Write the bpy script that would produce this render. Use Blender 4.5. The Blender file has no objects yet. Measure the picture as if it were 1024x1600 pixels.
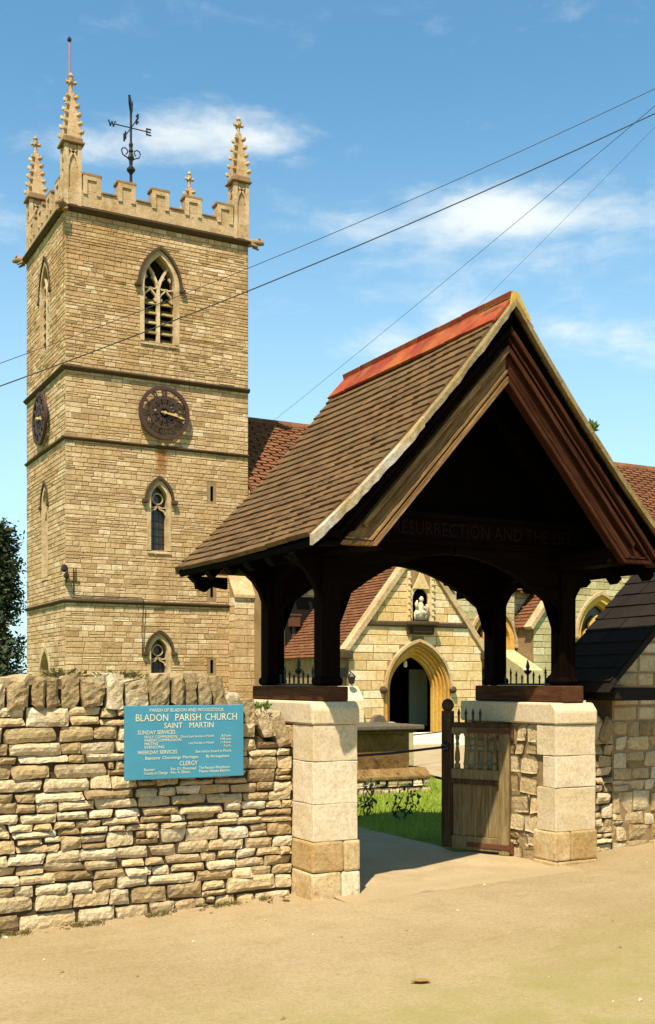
import bpy, bmesh, math, random
from mathutils import Vector, Matrix, noise
rad = math.radians
rng = random.Random(7)
S = bpy.context.scene
COL = S.collection

# ------------------------------------------------------------------ camera
YAW = rad(28.2)
EYE = 1.6
cam = bpy.data.cameras.new('camera')
cam_o = bpy.data.objects.new('camera', cam)
COL.objects.link(cam_o)
cam_o.location = (0, 0, EYE)
cam_o.rotation_euler = (math.pi / 2, 0, -YAW)
cam.sensor_fit = 'HORIZONTAL'
cam.sensor_width = 36
cam.lens = 36 * 1742 / 1024
cam.shift_y = 0.259
cam.clip_start = 0.1
cam.clip_end = 6000
S.camera = cam_o
FWD = Vector((math.sin(YAW), math.cos(YAW), 0))
RGT = Vector((math.cos(YAW), -math.sin(YAW), 0))

# ------------------------------------------------------------------ exposure
S.view_settings.view_transform = 'Standard'
S.view_settings.look = 'None'
S.view_settings.exposure = 1.0
S.view_settings.gamma = 1
S.view_settings.use_curve_mapping = False

# ------------------------------------------------------------------ sky
SUN_EL, SUN_AZ = rad(58.5), rad(222.5)
W = bpy.data.worlds.new('World')
S.world = W
W.use_nodes = True


class NT:
    """small node-tree helper"""
    def __init__(self, tree):
        self.t = tree
        self.n = tree.nodes
        self.l = tree.links

    def new(self, kind, **kw):
        nd = self.n.new(kind)
        for k, v in kw.items():
            setattr(nd, k, v)
        return nd

    def put(self, sock, v):
        if isinstance(v, bpy.types.NodeSocket):
            self.l.new(v, sock)
        elif v is not None:
            if hasattr(sock.default_value, '__len__') and not hasattr(v, '__len__'):
                v = (v,) * len(sock.default_value)
            if hasattr(sock.default_value, '__len__') and len(sock.default_value) == 4 and len(v) == 3:
                v = (*v, 1)
            sock.default_value = v

    def math(self, op, a, b=None, c=None, clamp=False):
        nd = self.new('ShaderNodeMath', operation=op, use_clamp=clamp)
        self.put(nd.inputs[0], a)
        if b is not None:
            self.put(nd.inputs[1], b)
        if c is not None:
            self.put(nd.inputs[2], c)
        return nd.outputs[0]

    def mix(self, f, a, b, mode='MIX'):
        nd = self.new('ShaderNodeMix', data_type='RGBA', blend_type=mode)
        nd.clamp_factor = True
        self.put(nd.inputs[0], f)
        self.put(nd.inputs[6], a)
        self.put(nd.inputs[7], b)
        return nd.outputs[2]

    def noise(self, vec, scale, detail=4, rough=.55, dist=0):
        nd = self.new('ShaderNodeTexNoise')
        if vec is not None:
            self.put(nd.inputs['Vector'], vec)
        nd.inputs['Scale'].default_value = scale
        nd.inputs['Detail'].default_value = detail
        nd.inputs['Roughness'].default_value = rough
        nd.inputs['Distortion'].default_value = dist
        return nd.outputs[0]

    def range(self, v, a, b, lo=0, hi=1, smooth=True):
        nd = self.new('ShaderNodeMapRange')
        nd.interpolation_type = 'SMOOTHSTEP' if smooth else 'LINEAR'
        self.put(nd.inputs[0], v)
        for i, x in enumerate((a, b, lo, hi)):
            nd.inputs[i + 1].default_value = x
        return nd.outputs[0]

    def ramp(self, v, stops):
        nd = self.new('ShaderNodeValToRGB')
        el = nd.color_ramp.elements
        while len(el) < len(stops):
            el.new(.5)
        for e, (p, c) in zip(el, stops):
            e.position = p
            e.color = (*c, 1)
        self.put(nd.inputs[0], v)
        return nd.outputs[0]

    def mapping(self, vec, scale=(1, 1, 1), loc=(0, 0, 0), rot=(0, 0, 0)):
        nd = self.new('ShaderNodeMapping')
        self.put(nd.inputs[0], vec)
        nd.inputs[1].default_value = loc
        nd.inputs[2].default_value = rot
        nd.inputs[3].default_value = scale
        return nd.outputs[0]


wt = NT(W.node_tree)
bg = W.node_tree.nodes['Background']
SKY_STRENGTH = 0.086
bg.inputs[1].default_value = SKY_STRENGTH
sky = wt.new('ShaderNodeTexSky', sky_type='NISHITA', sun_disc=False)
sky.sun_elevation = SUN_EL
sky.sun_rotation = SUN_AZ
sky.altitude = 100
sky.air_density = 1.0
sky.dust_density = 0.6
sky.ozone_density = 1.2
skyc = wt.mix(1.0, sky.outputs[0], (0.70, 1.17, 1.19), 'MULTIPLY')
tc = wt.new('ShaderNodeTexCoord')
sep = wt.new('ShaderNodeSeparateXYZ')
wt.l.new(tc.outputs['Generated'], sep.inputs[0])
az = wt.math('ARCTAN2', sep.outputs[0], sep.outputs[1])
el = wt.math('ARCSINE', sep.outputs[2])
cmb = wt.new('ShaderNodeCombineXYZ')
wt.l.new(az, cmb.inputs[0])
wt.l.new(wt.math('MULTIPLY', el, 2.6), cmb.inputs[1])
cvec = cmb.outputs[0]
n_big = wt.noise(cvec, 9, 7, .62, .3)
n_fine = wt.noise(cvec, 26, 6, .65, .4)
nz = wt.math('ADD', wt.math('MULTIPLY', n_big, .65), wt.math('MULTIPLY', n_fine, .35))


def sky_dir(px, py):
    a = YAW + math.atan((px - 512) / 1742)
    return a, math.atan((1065 - py) / math.hypot(1742, px - 512))


# cumulus wisps: (px, py of their centre in the photo, half-width, half-height, amount)
clouds = [(330, 212, 75, 34, .85), (230, 214, 90, 20, .65), (100, 226, 80, 18, .7), (430, 222, 45, 12, .7),
          (740, 335, 150, 26, .85), (830, 345, 90, 14, .7), (560, 352, 50, 12, .6), (720, 488, 45, 26, .8), (600, 540, 65, 22, .85),
          (905, 520, 90, 24, .9), (770, 318, 50, 20, .7), (860, 400, 160, 30, .35), (640, 420, 150, 40, .3),
          (1120, 330, 90, 30, .8), (-80, 330, 90, 25, .7), (1190, 560, 120, 30, .9)]
tot = None
for px, py, sw, sh, amt in clouds:
    a0, e0 = sky_dir(px, py)
    da = wt.math('MULTIPLY', wt.math('SUBTRACT', az, a0), 1742 / sw)
    de = wt.math('MULTIPLY', wt.math('SUBTRACT', el, e0), 1742 / sh)
    q = wt.math('ADD', wt.math('MULTIPLY', da, da), wt.math('MULTIPLY', de, de))
    g = wt.math('MULTIPLY', wt.math('EXPONENT', wt.math('MULTIPLY', q, -.55)), amt)
    tot = g if tot is None else wt.math('ADD', tot, g)
dens = wt.range(wt.math('ADD', wt.math('MULTIPLY', tot, .85), wt.math('MULTIPLY', wt.math('SUBTRACT', nz, .5), 2.6)), .10, 1.45)
# the same kind of broken cloud over the rest of the sky
away = wt.range(wt.math('ABSOLUTE', wt.math('SUBTRACT', az, YAW)), .55, .9)
low = wt.range(el, .5, .9, 1, 0)
gen = wt.math('MULTIPLY', wt.range(nz, .54, .72), wt.math('MULTIPLY', away, low))
dens = wt.math('MAXIMUM', dens, wt.math('MULTIPLY', gen, .8))
lowhaze = wt.range(el, .02, .52, .62, 0.02)
skyc = wt.mix(lowhaze, skyc, (4.9, 6.3, 7.0))
final = wt.mix(wt.math('MULTIPLY', dens, .8), skyc, (6.6, 6.7, 6.3))
wt.l.new(final, bg.inputs[0])

# ------------------------------------------------------------------ sun
sl = bpy.data.lights.new('sun', 'SUN')
sl.energy = 5.0
sl.angle = rad(.53)
sl.color = (1, .90, .72)
sun_o = bpy.data.objects.new('sun', sl)
COL.objects.link(sun_o)
sdir = Vector((math.sin(SUN_AZ) * math.cos(SUN_EL), math.cos(SUN_AZ) * math.cos(SUN_EL), math.sin(SUN_EL)))
sun_o.rotation_euler = sdir.to_track_quat('Z', 'Y').to_euler()
sun_o.location = (-10, -10, 30)

# ================================================================== materials
MATS = {}


def new_mat(name, rough=.85, spec=.25):
    m = bpy.data.materials.new(name)
    m.use_nodes = True
    t = NT(m.node_tree)
    b = m.node_tree.nodes['Principled BSDF']
    b.inputs['Roughness'].default_value = rough
    b.inputs['Specular IOR Level'].default_value = spec
    MATS[name] = m
    return m, t, b


def obj_vec(t):
    return t.new('ShaderNodeTexCoord').outputs['Object']


def bump(t, b, h, strength, dist):
    nd = t.new('ShaderNodeBump')
    nd.inputs['Strength'].default_value = strength
    nd.inputs['Distance'].default_value = dist
    t.put(nd.inputs['Height'], h)
    t.l.new(nd.outputs[0], b.inputs['Normal'])


def tone_of(t, by_object=False):
    if by_object:
        return t.new('ShaderNodeObjectInfo').outputs['Random']
    a = t.new('ShaderNodeAttribute')
    a.attribute_name = 'tone'
    return a.outputs['Fac']


def mat_stone(name, stops, stain, stain_amt=.5, big=.8, fine=30, bstr=.6, bdist=.012, lichen=.35, lichen_col=(.10, .085, .055), rust=None, streak=0.0):
    m, t, b = new_mat(name, .92, .15)
    v = obj_vec(t)
    geo = t.new('ShaderNodeNewGeometry').outputs['Position']
    tone = tone_of(t)
    nb = t.noise(geo, big, 4, .6, .3)
    nm = t.noise(geo, fine * .22, 5, .65)
    nf = t.noise(geo, fine, 5, .7)
    k = t.math('ADD', tone, t.math('MULTIPLY', t.math('SUBTRACT', nm, .5), .7), clamp=True)
    c = t.ramp(k, stops)
    c = t.mix(t.math('MULTIPLY', t.range(nb, .42, .68), stain_amt), c, stain)
    c = t.mix(1.0, c, t.ramp(nf, [(.25, (.62, .58, .52)), (.55, (1, 1, 1)), (.8, (1.12, 1.12, 1.1))]), 'MULTIPLY')
    lv = t.noise(geo, fine * .5, 6, .75, .5)
    c = t.mix(t.math('MULTIPLY', t.range(lv, .56, .66), lichen), c, lichen_col)
    if streak:
        sv = t.noise(t.mapping(geo, (2.6, 2.6, .22)), 1.5, 5, .65, .4)
        c = t.mix(t.math('MULTIPLY', t.range(sv, .52, .70), streak), c, tuple(x * .62 for x in stain))
    if rust:
        u0, z0, z1, w = rust
        sp = t.new('ShaderNodeSeparateXYZ')
        t.l.new(v, sp.inputs[0])
        du = t.math('ABSOLUTE', t.math('SUBTRACT', sp.outputs[0], u0))
        f = t.math('MULTIPLY', t.range(t.math('ADD', du, t.math('MULTIPLY', t.math('SUBTRACT', nm, .5), .25)), w * .5, w * 1.4, 1, 0),
                   t.math('MULTIPLY', t.range(sp.outputs[2], z0, z1, .25, 1), t.range(sp.outputs[2], z1, z1 + .1, 1, 0)))
        c = t.mix(t.math('MULTIPLY', f, .95), c, (.22, .075, .014))
    t.l.new(c, b.inputs['Base Color'])
    h = t.math('ADD', t.math('MULTIPLY', nf, .6), t.math('MULTIPLY', nm, 1.0))
    bump(t, b, h, bstr, bdist)
    return m


M_rubble = mat_stone('rubble stone', [(0, (.22, .145, .066)), (.3, (.40, .285, .145)), (.65, (.51, .39, .225)), (1, (.60, .50, .34))], (.40, .26, .10), .55, 2.2, 36, 1.0, .022, .6, (.15, .11, .06))
M_cope = mat_stone('weathered cope stone', [(0, (.22, .155, .07)), (.5, (.40, .29, .155)), (1, (.58, .47, .31))], (.24, .165, .065), .6, 4, 34, 1.0, .022, .8, (.10, .075, .035))
M_ashlar = mat_stone('dressed pier stone', [(0, (.48, .36, .20)), (.5, (.57, .45, .29)), (1, (.64, .54, .39))], (.50, .35, .16), .4, 2.5, 46, .6, .006, .28, (.30, .21, .10))
M_ashlar_b = mat_stone('worn base stone', [(0, (.36, .23, .09)), (.5, (.50, .36, .18)), (1, (.62, .50, .33))], (.36, .20, .06), .7, 3.5, 30, .8, .012, .5, (.16, .10, .04))
M_tower = mat_stone('tower stone', [(0, (.31, .195, .095)), (.35, (.44, .295, .155)), (.7, (.52, .37, .205)), (1, (.62, .49, .32))], (.40, .24, .10), .65, .45, 12, .9, .035, .55, (.22, .135, .06), rust=(2.80, 7.2, 8.33, .16), streak=.5)
M_tower_top = mat_stone('brown belfry stone', [(0, (.29, .175, .085)), (.35, (.43, .28, .14)), (.7, (.51, .355, .19)), (1, (.60, .46, .29))], (.36, .21, .085), .65, .7, 11, .9, .03, .5, (.20, .12, .055), streak=.55)
M_porch = mat_stone('porch stone', [(0, (.46, .315, .14)), (.4, (.57, .42, .22)), (.75, (.63, .50, .30)), (1, (.68, .58, .41))], (.54, .34, .11), .6, .8, 12, .5, .014, .25, (.34, .22, .08))
M_aisle = mat_stone('lichened aisle stone', [(0, (.30, .25, .12)), (.5, (.42, .36, .19)), (1, (.54, .48, .30))], (.30, .27, .12), .5, .7, 10, .5, .015, .4, (.2, .17, .08))
M_trim = mat_stone('moulded stone trim', [(0, (.33, .215, .11)), (.5, (.44, .305, .165)), (1, (.57, .44, .27))], (.30, .18, .075), .75, 1.8, 14, .8, .016, .6, (.15, .095, .045))
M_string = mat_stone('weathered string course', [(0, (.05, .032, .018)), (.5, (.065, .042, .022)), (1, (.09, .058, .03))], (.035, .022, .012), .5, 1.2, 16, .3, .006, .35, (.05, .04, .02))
M_arch = mat_stone('orange arch stone', [(0, (.46, .22, .03)), (.5, (.54, .30, .055)), (1, (.60, .38, .10))], (.40, .17, .02), .5, 1.2, 16, .3, .006, .15, (.28, .15, .04))
M_mortar = mat_stone('lime mortar', [(0, (.24, .155, .07)), (1, (.30, .20, .10))], (.12, .08, .035), .5, 1.0, 20, .4, .006, .3, (.07, .05, .025))
M_gap = mat_stone('dark joint earth', [(0, (.06, .038, .018)), (1, (.09, .06, .03))], (.05, .034, .016), .5, 3, 30, .5, .01, .2, (.03, .03, .015))
M_tomb = mat_stone('mottled tomb stone', [(0, (.07, .034, .012)), (.5, (.16, .09, .028)), (1, (.36, .25, .10))], (.10, .05, .015), .6, 6, 22, 1.0, .02, .9, (.035, .02, .01))
M_slate = mat_stone('dark tomb slab', [(0, (.07, .05, .035)), (1, (.14, .11, .07))], (.06, .05, .03), .5, 2, 30, .4, .006, .3, (.2, .18, .1))
M_coping_shadow = mat_stone('shadow black coping', [(0, (.010, .007, .005)), (1, (.022, .015, .010))], (.010, .007, .005), .5, 2, 30, .4, .006, .15, (.04, .03, .015))  # near-black colour stands in for the shadow over the gabled wall's slope
M_verge_old = mat_stone('lichened verge', [(0, (.14, .10, .045)), (1, (.30, .23, .11))], (.20, .13, .03), .9, 2.5, 26, .8, .014, .8, (.07, .05, .02))
M_verge = mat_stone('verge mortar', [(0, (.34, .31, .26)), (1, (.52, .49, .43))], (.26, .17, .04), 1.0, 1.0, 26, .8, .014, .6, (.12, .09, .03))


def mat_flat(name, col, rough=.6, spec=.3, metal=0, var=.25, scale=12):
    m, t, b = new_mat(name, rough, spec)
    b.inputs['Metallic'].default_value = metal
    v = obj_vec(t)
    n = t.noise(v, scale, 5, .65)
    c = t.mix(1.0, col, t.ramp(n, [(.2, (1 - var,) * 3), (.8, (1 + var,) * 3)]), 'MULTIPLY')
    t.l.new(c, b.inputs['Base Color'])
    bump(t, b, n, .25, .004)
    return m


def mat_wood(name, c0, c1, axis, rough=.7, bstr=.5, grey=None, rot=0.0):
    m, t, b = new_mat(name, rough, .02)
    v = obj_vec(t)
    sc = {'x': (1.2, 18, 18), 'y': (18, 1.2, 18), 'z': (18, 18, 1.2)}[axis]
    if rot:
        v = t.mapping(v, rot=(0, rot, 0))
    mv = t.mapping(v, sc)
    g = t.noise(mv, 1.6, 7, .7, .8)
    f = t.noise(mv, 7, 5, .7)
    blot = t.noise(v, 3, 4, .6)
    c = t.mix(t.range(g, .3, .7), c0, c1)
    if grey:
        c = t.mix(t.math('MULTIPLY', t.range(blot, .4, .7), .6), c, grey)
    c = t.mix(1.0, c, t.ramp(f, [(.3, (.55, .5, .45)), (.6, (1.05, 1.05, 1.05))]), 'MULTIPLY')
    t.l.new(c, b.inputs['Base Color'])
    bump(t, b, t.math('ADD', g, t.math('MULTIPLY', f, .6)), bstr, .006)
    return m


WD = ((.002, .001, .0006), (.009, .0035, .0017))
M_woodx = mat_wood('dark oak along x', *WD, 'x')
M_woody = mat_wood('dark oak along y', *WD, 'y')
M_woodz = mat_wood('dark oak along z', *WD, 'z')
M_board = mat_wood('shade black boarding', (.0012, .0008, .0006), (.003, .0018, .0012), 'z')  # colour pushed near black to paint the deep shade in the gable
M_soffit = mat_wood('soffit boarding', (.0012, .0008, .0006), (.003, .0018, .0012), 'y')  # roof underside carries the same painted-in shade
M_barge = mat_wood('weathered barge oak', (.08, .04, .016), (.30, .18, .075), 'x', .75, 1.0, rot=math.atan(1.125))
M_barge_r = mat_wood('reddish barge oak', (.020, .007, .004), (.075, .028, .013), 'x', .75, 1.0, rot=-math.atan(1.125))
M_sill = mat_wood('sill oak', (.055, .022, .011), (.10, .045, .02), 'y', .75, .6)
M_gate = mat_wood('weathered gate oak', (.12, .08, .035), (.27, .19, .085), 'z', .75, .7, (.20, .17, .09))
M_gate_dark = mat_wood('dark gate oak', (.035, .02, .01), (.10, .06, .03), 'z', .75, .7)


def mat_tile(name, by_object, stops, stain, scale=16, lichen=(.155, .11, .038)):
    m, t, b = new_mat(name, .85, .2)
    geo = t.new('ShaderNodeNewGeometry').outputs['Position']
    tone = tone_of(t, by_object)
    n1 = t.noise(geo, 2.2, 4, .6)
    n2 = t.noise(geo, scale, 6, .7)
    k = t.math('ADD', t.math('ADD', t.math('MULTIPLY', tone, .45), .12), t.math('MULTIPLY', t.math('SUBTRACT', n2, .42), 1.1), clamp=True)
    c = t.ramp(k, stops)
    c = t.mix(t.math('MULTIPLY', t.range(n1, .48, .66), .5), c, stain)
    lv = t.noise(geo, scale * 1.7, 6, .75, .4)
    c = t.mix(t.math('MULTIPLY', t.range(lv, .55, .66), .6), c, lichen)
    t.l.new(c, b.inputs['Base Color'])
    bump(t, b, n2, .6, .006)
    return m


TS = [(0, (.062, .031, .011)), (.45, (.108, .056, .020)), (.8, (.15, .078, .027)), (1, (.25, .095, .028))]
M_tile = mat_tile('clay tile', True, TS, (.12, .075, .03))
M_tile_j = mat_tile('clay tile joined', False, TS, (.12, .075, .03))
M_ridge = mat_tile('orange ridge tile', True, [(0, (.10, .016, .008)), (.45, (.23, .034, .011)), (1, (.36, .085, .02))], (.32, .12, .022), 14, (.075, .03, .014))
M_church_tile = mat_tile('church roof tile', False, [(0, (.095, .034, .014)), (.5, (.15, .056, .022)), (1, (.21, .09, .034))], (.12, .05, .02), 8)
M_lead = mat_flat('old lead', (.16, .15, .14), .6, .3, .3)
M_iron = mat_flat('black iron', (.012, .010, .009), .5, .4, .2)
M_rust = mat_flat('rusty iron', (.10, .035, .015), .8, .3, .2)
M_dial = mat_flat('dark red dial iron', (.042, .018, .008), .6, .4)
M_gold = mat_flat('gilt', (.62, .40, .10), .4, .5, .4)
M_blue = mat_flat('blue board paint', (.045, .20, .275), .45, .35, 0, .10, 6)
M_letter = mat_flat('cream lettering', (.58, .53, .34), .6, .3, 0, .12)
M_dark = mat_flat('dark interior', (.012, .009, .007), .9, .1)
M_plaster = mat_flat('pale green door paint', (.42, .44, .33), .7, .2, 0, .12)
M_redcloth = mat_flat('dull red cloth', (.22, .04, .02), .9, .1)
M_white = mat_flat('white limewash', (.70, .66, .55), .8, .2)
M_wire = mat_flat('black cable', (.02, .022, .02), .6, .3)
M_pole = mat_flat('flagpole paint', (.16, .085, .085), .5, .3)
M_statue = mat_flat('pale statue stone', (.46, .37, .24), .85, .2, 0, .4, 24)


def mat_glass():
    m, t, b = new_mat('leaded glass', .25, .5)
    v = obj_vec(t)
    n = t.noise(v, 9, 3, .5)
    t.l.new(t.ramp(n, [(.3, (.012, .010, .009)), (.7, (.035, .028, .024))]), b.inputs['Base Color'])
    bump(t, b, n, .3, .01)
    return m


M_glass = mat_glass()


def mat_leaf(name, c0, c1, transl=.25):
    m, t, b = new_mat(name, .6, .25)
    geo = t.new('ShaderNodeNewGeometry').outputs['Position']
    tone = tone_of(t)
    n = t.noise(geo, 1.3, 3, .6)
    c = t.mix(t.math('ADD', t.math('MULTIPLY', tone, .6), t.math('MULTIPLY', n, .4), clamp=True), c0, c1)
    t.l.new(c, b.inputs['Base Color'])
    tr = t.new('ShaderNodeBsdfTranslucent')
    t.l.new(c, tr.inputs[0])
    mx = t.new('ShaderNodeMixShader')
    mx.inputs[0].default_value = transl
    t.l.new(b.outputs[0], mx.inputs[1])
    t.l.new(tr.outputs[0], mx.inputs[2])
    out = [x for x in m.node_tree.nodes if x.type == 'OUTPUT_MATERIAL'][0]
    t.l.new(mx.outputs[0], out.inputs[0])
    return m


M_yew = mat_leaf('yew needles', (.012, .020, .008), (.05, .065, .022), .1)
M_grass = mat_leaf('grass blades', (.15, .22, .012), (.32, .37, .045), .4)
M_weed = mat_leaf('weed leaves', (.06, .11, .02), (.17, .24, .05), .3)
M_drygrass = mat_leaf('dry moss and grass', (.16, .11, .035), (.24, .22, .06), .2)
M_rose = mat_leaf('rose leaves', (.025, .035, .012), (.08, .09, .03), .15)
M_bark = mat_flat('bark', (.06, .045, .03), .9, .1, 0, .4, 8)


def mat_road():
    m, t, b = new_mat('sandy road surface', .95, .1)
    geo = t.new('ShaderNodeNewGeometry').outputs['Position']
    n1 = t.noise(geo, .45, 4, .6, .4)
    n2 = t.noise(geo, 3.0, 6, .7, .3)
    n3 = t.noise(geo, 120, 3, .7)
    n4 = t.noise(t.mapping(geo, (.5, 2.2, 1), rot=(0, 0, rad(-14))), 1.6, 5, .65, .5)
    c = t.mix(t.range(n1, .35, .65), (.265, .192, .102), (.31, .23, .133))
    c = t.mix(t.math('MULTIPLY', t.range(n2, .45, .72), .5), c, (.225, .165, .075))
    c = t.mix(t.math('MULTIPLY', t.range(n4, .5, .75), .35), c, (.36, .272, .165))
    n5 = t.noise(geo, 38, 4, .75)
    c = t.mix(1.0, c, t.ramp(n5, [(.3, (.80, .78, .74)), (.55, (1.02, 1.02, 1.0)), (.8, (1.12, 1.1, 1.08))]), 'MULTIPLY')
    n6 = t.noise(geo, 9, 4, .7)
    c = t.mix(t.math('MULTIPLY', t.range(n6, .66, .74), .30), c, (.20, .14, .065))
    c = t.mix(1.0, c, t.ramp(n3, [(.25, (.66, .64, .60)), (.6, (1.03, 1.03, 1.02)), (.8, (1.18, 1.15, 1.12))]), 'MULTIPLY')
    # moss tint on the near side of the lane
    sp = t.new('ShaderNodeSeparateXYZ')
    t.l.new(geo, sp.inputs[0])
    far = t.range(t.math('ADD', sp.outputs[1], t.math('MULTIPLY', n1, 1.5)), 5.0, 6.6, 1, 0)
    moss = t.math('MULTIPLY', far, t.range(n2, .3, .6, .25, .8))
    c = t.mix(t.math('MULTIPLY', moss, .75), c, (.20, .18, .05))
    t.l.new(c, b.inputs['Base Color'])
    bump(t, b, t.math('ADD', t.math('MULTIPLY', n3, .35), n2), .35, .012)
    return m


M_road = mat_road()


def mat_path():
    m, t, b = new_mat('pale path dust', .95, .1)
    geo = t.new('ShaderNodeNewGeometry').outputs['Position']
    n2 = t.noise(geo, 3.0, 6, .7, .3)
    n3 = t.noise(geo, 90, 3, .7)
    c = t.mix(t.range(n2, .35, .7), (.36, .275, .165), (.29, .215, .12))
    c = t.mix(1.0, c, t.ramp(n3, [(.25, (.75, .72, .68)), (.7, (1.08, 1.08, 1.05))]), 'MULTIPLY')
    sp = t.new('ShaderNodeSeparateXYZ')
    t.l.new(geo, sp.inputs[0])
    fade = t.range(t.math('ADD', sp.outputs[1], t.math('MULTIPLY', n2, .7)), 7.1, 7.75)
    road = t.mix(1.0, (.285, .21, .115), t.ramp(n3, [(.25, (.75, .72, .68)), (.7, (1.08, 1.08, 1.05))]), 'MULTIPLY')
    c = t.mix(fade, road, c)
    t.l.new(c, b.inputs['Base Color'])
    bump(t, b, n3, .3, .008)
    return m


M_path = mat_path()


def mat_lawn():
    m, t, b = new_mat('lawn soil and turf', .95, .1)
    geo = t.new('ShaderNodeNewGeometry').outputs['Position']
    n1 = t.noise(geo, .8, 4, .6)
    n2 = t.noise(geo, 22, 6, .7)
    c = t.mix(t.range(n1, .35, .65), (.13, .19, .016), (.24, .27, .03))
    c = t.mix(t.math('MULTIPLY', t.range(n2, .4, .7), .6), c, (.055, .075, .012))
    t.l.new(c, b.inputs['Base Color'])
    bump(t, b, n2, .8, .03)
    return m


M_lawn = mat_lawn()

# ================================================================== mesh helpers
WL = {}


def wloc(o):
    return WL.get(o.name, Vector((0, 0, 0))) if o else Vector((0, 0, 0))


def tag(o, label=None, cat=None, group=None, kind=None):
    if label:
        o['label'] = label
    if cat:
        o['category'] = cat
    if group:
        o['group'] = group
    if kind:
        o['kind'] = kind
    return o


def thing(name, loc, label, cat, group=None):
    o = bpy.data.objects.new(name, None)
    o.empty_display_size = .2
    COL.objects.link(o)
    o.location = loc
    WL[o.name] = Vector(loc)
    return tag(o, label, cat, group)


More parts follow.
